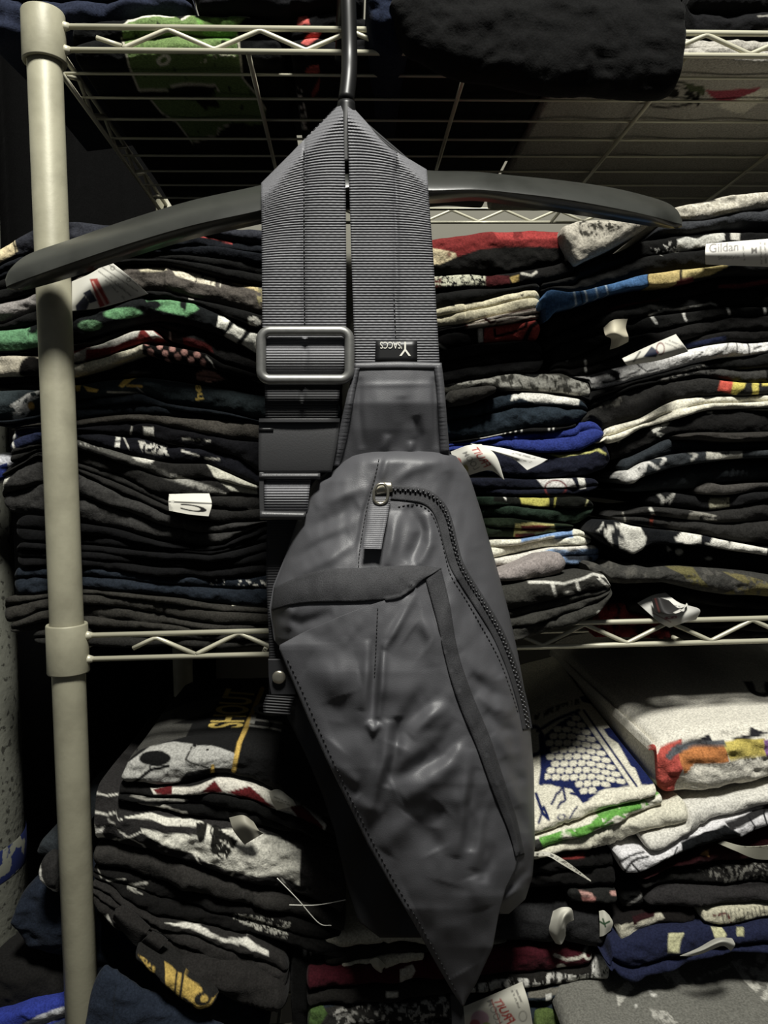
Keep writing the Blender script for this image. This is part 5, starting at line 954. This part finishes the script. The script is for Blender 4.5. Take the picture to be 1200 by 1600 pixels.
fold('dark slate sleeve end behind the post above the white ring', [(50,1335),(62,1316),(85,1304),(110,1304)], [(50,1346),(75,1344),(110,1342)], 0x30363a, layers=1, er=(12,3), Y=0.02, depth=.15)
fold('black cloth bundle in the bottom left corner', [(-30,1512),(20,1510),(60,1520),(104,1550)], [(-30,1600),(30,1590),(70,1575),(104,1568)], 0x1d1c1b, layers=1, er=(4,10), Y=0.03, depth=.15, nose=2, name='folded_sweatshirt', cat='sweatshirt')
fold('bright blue and white garment edge in the bottom left corner', [(-30,1592),(0,1586),(40,1570),(80,1566),(108,1564)], [(-30,1684),(40,1684),(108,1684)], 0x2b3da0, layers=2, er=(4,6), Y=0.018, depth=.2, bounds=[0,.25,1], prints=[('poly',[(25,1600),(60,1582),(108,1572),(108,1588),(60,1600),(40,1612)],0xb3b5ba),('poly',[(40,1612),(108,1590),(108,1690),(30,1690)],0x3a4358)])
# ================================================================== lower shelf, middle (behind the bag tip)
m1b = [(480,1478),(620,1472),(775,1480),(850,1484),(900,1488),(946,1494)]
sm1 = fold('charcoal sweatshirt with crumpled white tag, lower middle stack', [(720,1438),(780,1430),(830,1424),(900,1420),(935,1420),(946,1432)], [(720,1476)]+m1b[2:], 0x2c2c2d, layers=1, er=(6,6), Y=-0.012, depth=.24, nose=1.5, name='folded_sweatshirt', cat='sweatshirt')
slip(sm1, [[(864,1424,-.018),(878,1418,-.026),(893,1420,-.024),(897,1438,-.018)],[(860,1440,-.020),(872,1436,-.028),(882,1432,-.034),(886,1444,-.022)],[(858,1456,-.018),(870,1460,-.026),(880,1452,-.030),(884,1456,-.020)],[(868,1474,-.016),(876,1476,-.022),(880,1472,-.020),(884,1462,-.016)]], 0xc9c6b6, name='crumpled_tag')
slip(sm1, [[(936,1424,-.014),(944,1423,-.016),(952,1430,-.014)],[(937,1442,-.016),(948,1442,-.018),(958,1442,-.014)],[(937,1464,-.014),(944,1462,-.016),(954,1454,-.014)]], 0xc4c2b0, [('line',[(937,1440),(944,1444),(952,1440)],3,0x2f5a35),('line',[(942,1436),(946,1448)],2.5,0x2f5a35)], name='round_label')
m2 = [(505,1462),(560,1455),(615,1452),(700,1462),(765,1474),(835,1481)]
fold('cream shirt edge running behind the tip of the bag', m2, [(505,1487),(560,1480),(620,1472),(700,1478),(765,1486),(835,1486)], 0xaaa590, layers=1, er=(5,8), Y=0.0, depth=.2, seams=(600,))
fold('black-grey shirt with fuzzy print left of the bag tip', [(505,1489),(560,1482),(640,1474),(680,1476)], [(505,1512),(540,1508),(600,1494),(640,1488),(680,1486)], 0x26241f, layers=1, er=(5,6), Y=0.0, depth=.2)
sm = fold('cream rolled shirt edge with a small folded cuff, left of the bag tip', [(532,1511),(580,1502),(640,1489),(665,1486)], [(532,1525),(580,1514),(600,1514),(640,1504),(665,1500)], 0xb3ae98, layers=1, er=(5,6), Y=-.004, depth=.2, seams=(578,598))
slip(sm, [[(578,1500,-.010),(590,1497,-.014),(602,1507,-.010)],[(582,1510,-.012),(592,1510,-.016),(600,1512,-.010)],[(588,1516,-.008),(596,1520,-.012),(598,1514,-.008)]], 0xaeaa95, name='folded_cuff', thick=.001)
fold('maroon t-shirt with pale bird outline in the lower middle stack', [(478,1520),(530,1520),(580,1512),(680,1500),(765,1488),(830,1484),(900,1488),(932,1492)], [(478,1550),(560,1548),(640,1542),(740,1532),(800,1526),(870,1524),(932,1514)], 0x4e1420, layers=1, er=(8,12), Y=-.008, depth=.24, step=1.8, prints=[('line',[(868,1496),(885,1502),(905,1498),(912,1494)],5,0xaaa596),('ring',922,1492,8,9,4,0xbdb9aa),('ell',878,1513,7,4,0xbdb9aa),('poly',[(625,1516),(645,1510),(650,1520),(636,1544),(625,1535)],0xaaa596)])
fold('black t-shirt with white furry animal print under the maroon one', [(478,1554),(560,1550),(640,1544),(740,1534),(800,1528),(870,1526),(935,1500),(957,1498)], [(478,1574),(600,1570),(700,1560),(800,1548),(880,1544),(957,1532)], 0x24221f, layers=1, er=(8,8), Y=-.010, depth=.24, step=1.6, prints=[('poly',[(735,1540),(800,1528),(930,1516),(930,1545),(800,1550),(735,1560)],0xb3b1a8,{'n':(6,.45,.35)}),('poly',[(928,1495),(962,1490),(962,1536),(925,1540)],0xb9b8b0,{'n':(5,.3)}),('rect',603,1546,622,1556,0xb3b0a0)])
fold('slate jeans-blue sweatshirt with white bars at the bottom of the middle stack', [(478,1578),(600,1574),(700,1566),(800,1556),(850,1552),(930,1540),(957,1536)], [(478,1684),(600,1684),(700,1684),(800,1650),(850,1616),(900,1592),(940,1572),(957,1556)], 0x27313a, layers=2, bounds=[0,.3,1], er=(8,10), Y=-.012, depth=.24, step=1.8, name='folded_sweatshirt', cat='sweatshirt', prints=[('poly',[(478,1570),(705,1558),(705,1610),(478,1620)],0x2d2c29),('poly',[(520,1575),(700,1562),(706,1600),(520,1612)],0x8d8b83,{'n':(6,.55)}),('poly',[(825,1548),(955,1538),(955,1548),(825,1560)],0x5f5c52),('rect',852,1554,862,1568,0xa9a8a0),('rect',881,1552,903,1562,0xa9a8a0,{'n':(4,.3)}),('poly',[(478,1550),(500,1555),(512,1580),(500,1600),(478,1600)],0x3f5a22),('poly',[(525,1548),(545,1552),(558,1568),(540,1562)],0x8d8f35)])
slip(bpy.data.objects[[o.name for o in col.objects if o.get('label','').startswith('slate jeans')][0]], [[(722,1574,-.016),(770,1554,-.024),(816,1534,-.020)],[(724,1590,-.022),(776,1572,-.030),(826,1566,-.026)],[(728,1612,-.018),(780,1606,-.026),(833,1604,-.022)]], 0xc4c1b0,
  [('ell',750,1592,14,13,0xb08a98),('ell',742,1600,8,7,0xa9525a),('ell',760,1603,7,6,0x8d9a52),('text','LOOM',[(776,1602),(760,1564),(769,1561),(786,1597)],0x77756f,.005),('text','FRUIT',[(792,1602),(770,1562),(782,1560),(806,1594)],0xb8382e,.03),('line',[(768,1562),(782,1600)],1.5,0xb8382e),('line',[(800,1548),(812,1576)],3,0x77746a,{'n':(2.4,.42)}),('line',[(806,1546),(816,1568)],3,0x77746a,{'n':(2.4,.42)}),('ring',817,1588,6,8,1.2,0x77746a)], mu=70, n=40)
fold('small green and yellow cloth corner at the bottom edge under the tag', [(836,1596),(860,1590),(892,1592),(900,1598)], [(836,1640),(860,1640),(900,1640)], 0x4c5f24, layers=1, er=(6,8), Y=-.02, depth=.1, prints=[('poly',[(870,1588),(900,1588),(892,1602),(872,1600)],0x8d9a30)])
# ================================================================== lower shelf, right
e2t = [(790,1292),(830,1286),(870,1272),(920,1256),(960,1242),(1000,1230),(1028,1222)]
e2b = [(790,1316),(835,1310),(880,1296),(930,1280),(980,1262),(1028,1246)]
nc = 0x1c2a66
NET = [(902,1113),(985,1226),(940,1242),(912,1258),(893,1234),(846,1224),(851,1150)]
def netcells():
    r = []; ax, ay, bx, by = 14.3, 0.9, -6.6, 10.0
    pts = [(893.3+i*ax+j*bx, 1133.3+i*ay+j*by) for i in range(-9, 18) for j in range(-1, 14)]
    X, Y = np.array(pts).T; ok = inpoly(X, Y, [(901,1120),(978,1222),(938,1238),(912,1252),(897,1228),(853,1216),(856,1154)])
    for (x, y), k in zip(pts, ok):
        if k: r.append(('poly', [(x-7,y-1),(x-4,y-4.6),(x+5,y-4.2),(x+7,y+.5),(x+4,y+4.6),(x-5,y+4.2)], 0xcfcab4))
    return r
fold('off-white t-shirt with blue net and lettering print, lower right shelf', e2t, e2b, 0xcfcab4, layers=1, er=(6,6), Y=-.018, depth=.30, topn=120, step=1.6, tilt=0.10, nose=1.6,
  prints=[('poly', NET, nc)] + netcells() + [('line',[(907,1113),(986,1228)],4.5,0xcfcab4),('line',[(912,1110),(994,1228)],3.5,nc),
   ('line',[(840,1143),(904,1110)],5,nc),('line',[(846,1150),(850,1200),(846,1222)],9,nc),('ring',834,1158,14,22,4,nc),
   ('poly',[(905,1088),(938,1078),(952,1108),(944,1118),(930,1100),(910,1096)],nc),('poly',[(952,1110),(962,1128),(952,1130),(940,1118)],nc),('poly',[(942,1138),(968,1128),(986,1160),(1008,1204),(985,1196),(965,1160),(950,1150)],nc),('poly',[(990,1196),(1010,1200),(1024,1222),(1002,1226)],nc),
   ('line',[(862,1255),(880,1230),(884,1250),(872,1262)],4,nc),('line',[(896,1225),(904,1244),(892,1240)],4,nc),('line',[(838,1240),(848,1270),(856,1278)],5,nc),('line',[(842,1285),(850,1260),(858,1280)],4,nc),('ring',878,1277,6,4,2,nc),('line',[(890,1278),(902,1262)],3,nc),
   ('line',[(838,1122),(902,1096)],9,0x5a584f,{'n':(3.2,.5,.3)})], seams=(885,))
e4b = [(790,1340),(835,1332),(870,1322),(930,1302),(980,1282),(1040,1262)]
fold('white t-shirt with bright green splash print under the off-white net shirt', e2b + [(1040,1243)], e4b, 0xcdcab6, layers=1, er=(6,6), Y=-.020, depth=.26, step=1.5, topn=5, prints=[('poly',[(842,1306),(880,1296),(922,1284),(938,1268),(950,1258),(1000,1244),(1026,1234),(1032,1240),(1010,1250),(1018,1260),(985,1270),(960,1272),(940,1290),(928,1296),(918,1308),(880,1318),(846,1326)],0x58a524,{'n':(16,.3)}),('line',[(935,1272),(940,1292),(955,1284)],4,0x58a524),('line',[(950,1262),(975,1276)],4,0x58a524),('poly',[(830,1308),(842,1308),(850,1326),(835,1328)],0x3a3a36)])
e5b = [(790,1352),(840,1346),(880,1338),(930,1332),(955,1330),(1000,1308),(1075,1284)]
se5 = fold('cream ribbed t-shirt edge with a measuring-tape label, lower right shelf', e4b + [(1075,1250)], e5b, 0xc6c2ac, layers=1, er=(6,6), Y=-.020, depth=.26, seams=(928,936,944,952,960,968))
slip(se5, [[(834,1331,-.022),(858,1332,-.028),(885,1346,-.030),(924,1376,-.024)],[(834,1338,-.024),(856,1338,-.030),(880,1352,-.032),(924,1378,-.026)]], 0xb9b6a6, [('line',[(836,1335),(858,1335),(885,1349),(915,1371)],4,0x55534a,{'n':(3,.52)})], name='tape_label')
# rainbow shirt
e1b = [(1026,1226),(1050,1252),(1075,1250),(1120,1244),(1200,1226),(1430,1218)]
fold('natural white t-shirt with rainbow stripe over its front fold', [(1026,1182),(1040,1162),(1070,1150),(1120,1142),(1200,1132),(1430,1128)], e1b, 0xcdc8b8, layers=1, er=(14,4), Y=-.022, depth=.32, topn=90, step=1.7, tilt=.03, nose=2.2, rough=1.4,
  prints=[('poly',[(1022,1190),(1036,1168),(1068,1156),(1072,1190),(1062,1225),(1052,1252),(1030,1235)],0xc24a3c),('poly',[(1064,1168),(1130,1160),(1138,1190),(1090,1198),(1072,1212),(1066,1195)],0xcb7a2a),('poly',[(1126,1160),(1192,1150),(1200,1178),(1140,1188)],0xcdb83a),('poly',[(1190,1152),(1430,1146),(1430,1176),(1196,1180)],0x8a5f9a),('poly',[(1040,1182),(1060,1165),(1100,1158),(1130,1156),(1132,1164),(1080,1172),(1048,1188)],0x55585c),('poly',[(1090,1160),(1108,1148),(1112,1158)],0x2c2b30),('poly',[(1138,1158),(1170,1145),(1172,1134),(1182,1138),(1200,1142),(1170,1152)],0x2c2b30),
   ('text','U',[(1170,1084),(1205,1090),(1212,1066),(1160,1064)],0x1f1e1c,.06),('line',[(1110,1198),(1150,1192)],4,0x77746a,{'n':(2.6,.5)}),('line',[(1165,1186),(1215,1180)],5,0x55534a,{'n':(2.6,.45)})])
e6b = [(1008,1330),(1030,1335),(1080,1306),(1130,1282),(1200,1262),(1430,1250)]
fold('white heather t-shirt roll beneath the rainbow one', [(1008,1300),(1040,1284),(1080,1266),(1130,1254),(1200,1236),(1430,1224)], e6b, 0xc2bfb4, layers=1, er=(10,4), Y=-.026, depth=.24, nose=1.4, seams=(1098,))
e7b = [(968,1350),(980,1372),(1000,1370),(1060,1345),(1130,1316),(1200,1298),(1430,1288)]
fold('white t-shirt with bold black comic ink drawing, lower right shelf', [(968,1336),(1000,1332),(1030,1338),(1080,1310),(1130,1286),(1200,1266),(1430,1254)], e7b, 0xc9c7c8, layers=1, er=(8,4), Y=-.028, depth=.24, nose=1.4, step=1.5, prints=[('poly',[(1066,1318),(1130,1284),(1155,1298),(1150,1316),(1100,1330),(1068,1340)],0x17191b),('poly',[(1130,1280),(1200,1258),(1430,1250),(1430,1262),(1200,1272),(1138,1292)],0x2e2d2e),('line',[(972,1350),(985,1338),(1005,1330)],4,0x17191b),('line',[(975,1362),(995,1344),(1012,1338)],4,0x17191b),('line',[(990,1352),(1000,1362)],3,0x17191b),('line',[(1035,1352),(1042,1340)],2.5,0x17191b),('line',[(1052,1346),(1060,1326)],2.5,0x17191b),('line',[(1170,1275),(1180,1290),(1176,1300)],2.5,0x17191b),('line',[(1195,1262),(1200,1290)],3,0x17191b)])
fold('black t-shirt with red hem beneath the cream ribbed edge', [(790,1354),(840,1348),(880,1340),(930,1334),(966,1334)], [(790,1396),(860,1394),(920,1392),(966,1388)], 0x191817, layers=2, er=(6,8), Y=-.014, depth=.24, prints=[('poly',[(868,1336),(912,1330),(912,1340),(872,1344)],0x7a2522)])
fold('black sleeve with pink blossom print, lower right shelf', [(890,1396),(930,1394),(968,1392)], [(890,1416),(930,1414),(968,1414)], 0x262624, layers=1, er=(6,5), Y=-.016, depth=.2, step=1.5, prints=[('poly',[(906,1396),(925,1396),(928,1402),(910,1404)],0xb3857a),('poly',[(908,1404),(930,1402),(928,1412),(912,1413)],0xa3685f),('ell',961,1396,7,4,0xb3857a)])
e9b = [(1000,1374),(1060,1362),(1130,1352),(1430,1342)]
se9 = fold('dark maroon t-shirt with a cream curved label at the right edge', [(1000,1372),(1060,1347),(1130,1318),(1200,1300),(1430,1292)], e9b, 0x3a1519, layers=1, er=(8,4), Y=-.020, depth=.24, prints=[('poly',[(1094,1336),(1108,1328),(1110,1340)],0xa8772f)])
slip(se9, [[(1122,1318,-.024),(1150,1330,-.030),(1180,1342,-.030),(1215,1344,-.026)],[(1130,1314,-.026),(1160,1322,-.032),(1190,1322,-.034),(1215,1318,-.030)]], 0xb9b6a0, [('line',[(1165,1322),(1215,1324)],5,0x77755f,{'n':(3,.5)})])
e10b = [(1000,1388),(1060,1386),(1130,1386),(1430,1378)]
fold('black fleece garment with grey furry patch, lower right shelf', e9b, e10b, 0x201f1d, layers=1, er=(8,4), Y=-.016, depth=.24, prints=[('poly',[(1090,1360),(1150,1350),(1210,1345),(1210,1380),(1130,1384)],0x6a6860,{'n':(4,.56,.6)})])
e11b = [(1010,1422),(1060,1422),(1130,1418),(1430,1414)]
fold('charcoal sweatshirt with a double seam, right of the pink blossom sleeve', [(1010,1400),(1040,1392),(1060,1388),(1130,1388),(1430,1380)], e11b, 0x302e2e, layers=1, er=(10,4), Y=-.022, depth=.24, nose=1.4, seams=(1085,1098), cat='sweatshirt', name='folded_sweatshirt')
fold('black t-shirt with jagged white ink streaks beside the pink blossom sleeve', [(972,1384),(990,1378),(1009,1378)], [(972,1422),(990,1424),(1009,1424)], 0x181817, layers=1, er=(5,4), Y=-.014, depth=.2, step=1.5, prints=[('line',[(982,1414),(992,1408),(1004,1398),(1020,1392)],5,0x8d8b85)])
fold('cream and black printed t-shirt above the dark navy one, lower right', [(966,1444),(990,1436),(1030,1430),(1060,1424),(1092,1424)], [(966,1470),(980,1472),(1010,1458),(1040,1448),(1092,1444)], 0x1d1a19, layers=1, er=(5,8), Y=-.020, depth=.2, step=1.5, prints=[('poly',[(966,1442),(985,1440),(1000,1438),(1034,1426),(1040,1436),(1000,1456),(978,1474),(964,1468)],0xaea993),('poly',[(988,1430),(1026,1424),(1024,1436),(1000,1440),(990,1446)],0x35161a)])
fold('cream t-shirt with red and black scribble print at the right edge', [(1096,1422),(1140,1418),(1188,1416),(1430,1416)], [(1096,1438),(1120,1446),(1160,1448),(1200,1440),(1430,1436)], 0xaea98e, layers=1, er=(6,4), Y=-.024, depth=.22, step=1.5, prints=[('line',[(1115,1428),(1135,1424),(1142,1440)],4,0x6e2a2c,{'n':(5,.4)})]+[('line',[(x,1418),(x+5,1446)],1.6,0x4a4840,{'n':(6,.4)}) for x in range(1126,1200,7)])
en = [(946,1480),(980,1474),(1020,1462),(1060,1454),(1110,1448),(1160,1450),(1430,1444)]
se15 = fold('navy blue t-shirt with pale yellow bands lying on the grey faded one', en, [(946,1496),(965,1522),(990,1534),(1030,1522),(1090,1500),(1150,1492),(1430,1484)], 0x252b4a, layers=2, er=(12,4), bounds=[0,.78,1], Y=-.030, depth=.24, nose=1.4, step=1.5, prints=[('poly',[(1043,1456),(1066,1452),(1058,1482),(1042,1486)],0xb5b384),('poly',[(1112,1446),(1128,1444),(1136,1456),(1130,1466),(1118,1464)],0xb5b384),('poly',[(1152,1446),(1162,1446),(1162,1460),(1152,1460)],0xa5a374)])
slip(se15, [[(1062,1494,-.040),(1090,1482,-.046),(1120,1466,-.046),(1144,1466,-.040)],[(1080,1494,-.044),(1100,1484,-.052),(1128,1470,-.056),(1149,1476,-.048)],[(1098,1490,-.044),(1112,1484,-.050),(1130,1478,-.054),(1142,1486,-.046)]], 0xa9a89c, name='curled_label')
fold('faded dark grey t-shirt with cracked pale print in the bottom right corner', [(900,1652),(940,1640),(1000,1636),(1100,1630),(1430,1624)], [(900,1684),(1000,1684),(1430,1684)], 0x66655d, layers=1, er=(16,4), Y=-.075, depth=.2, topn=90, step=1.8, nose=2, rough=1.4, tilt=0.06,
  prints=[('poly',[(1030,1505),(1055,1502),(1062,1520),(1075,1535),(1050,1540),(1036,1525)],0xa5a398,{'n':(10,.36)}),('poly',[(1140,1500),(1200,1490),(1430,1500),(1430,1550),(1190,1560),(1160,1530)],0xa8a69a,{'n':(14,.4)}),('poly',[(962,1550),(985,1540),(995,1552),(965,1570)],0xa5a398,{'n':(8,.3)}),('line',[(1075,1535),(1110,1520),(1140,1505)],5,0x9a988c,{'n':(6,.45)}),('ell',1024,1560,5,3,0xb9b7ae),('ell',1018,1553,3,2,0xb9b7ae),('ell',998,1580,3,2,0xb9b7ae),('poly',[(1020,1585),(1045,1585),(1060,1600),(1040,1610),(1025,1600)],0x9a988e,{'n':(6,.4)}),('ring',1185,1498,20,10,4,0x6a6860)])

fold('black t-shirt with slanting white letters hanging down left of the bag tip', [(452,1442),(480,1428),(510,1420)], [(452,1640),(480,1640),(510,1640)], 0x121211, layers=1, er=(8,8), Y=0.006, depth=.2, nose=2, prints=[('text','USA',[(486,1492),(494,1438),(480,1436),(470,1486)],0x8a8880,.01)])
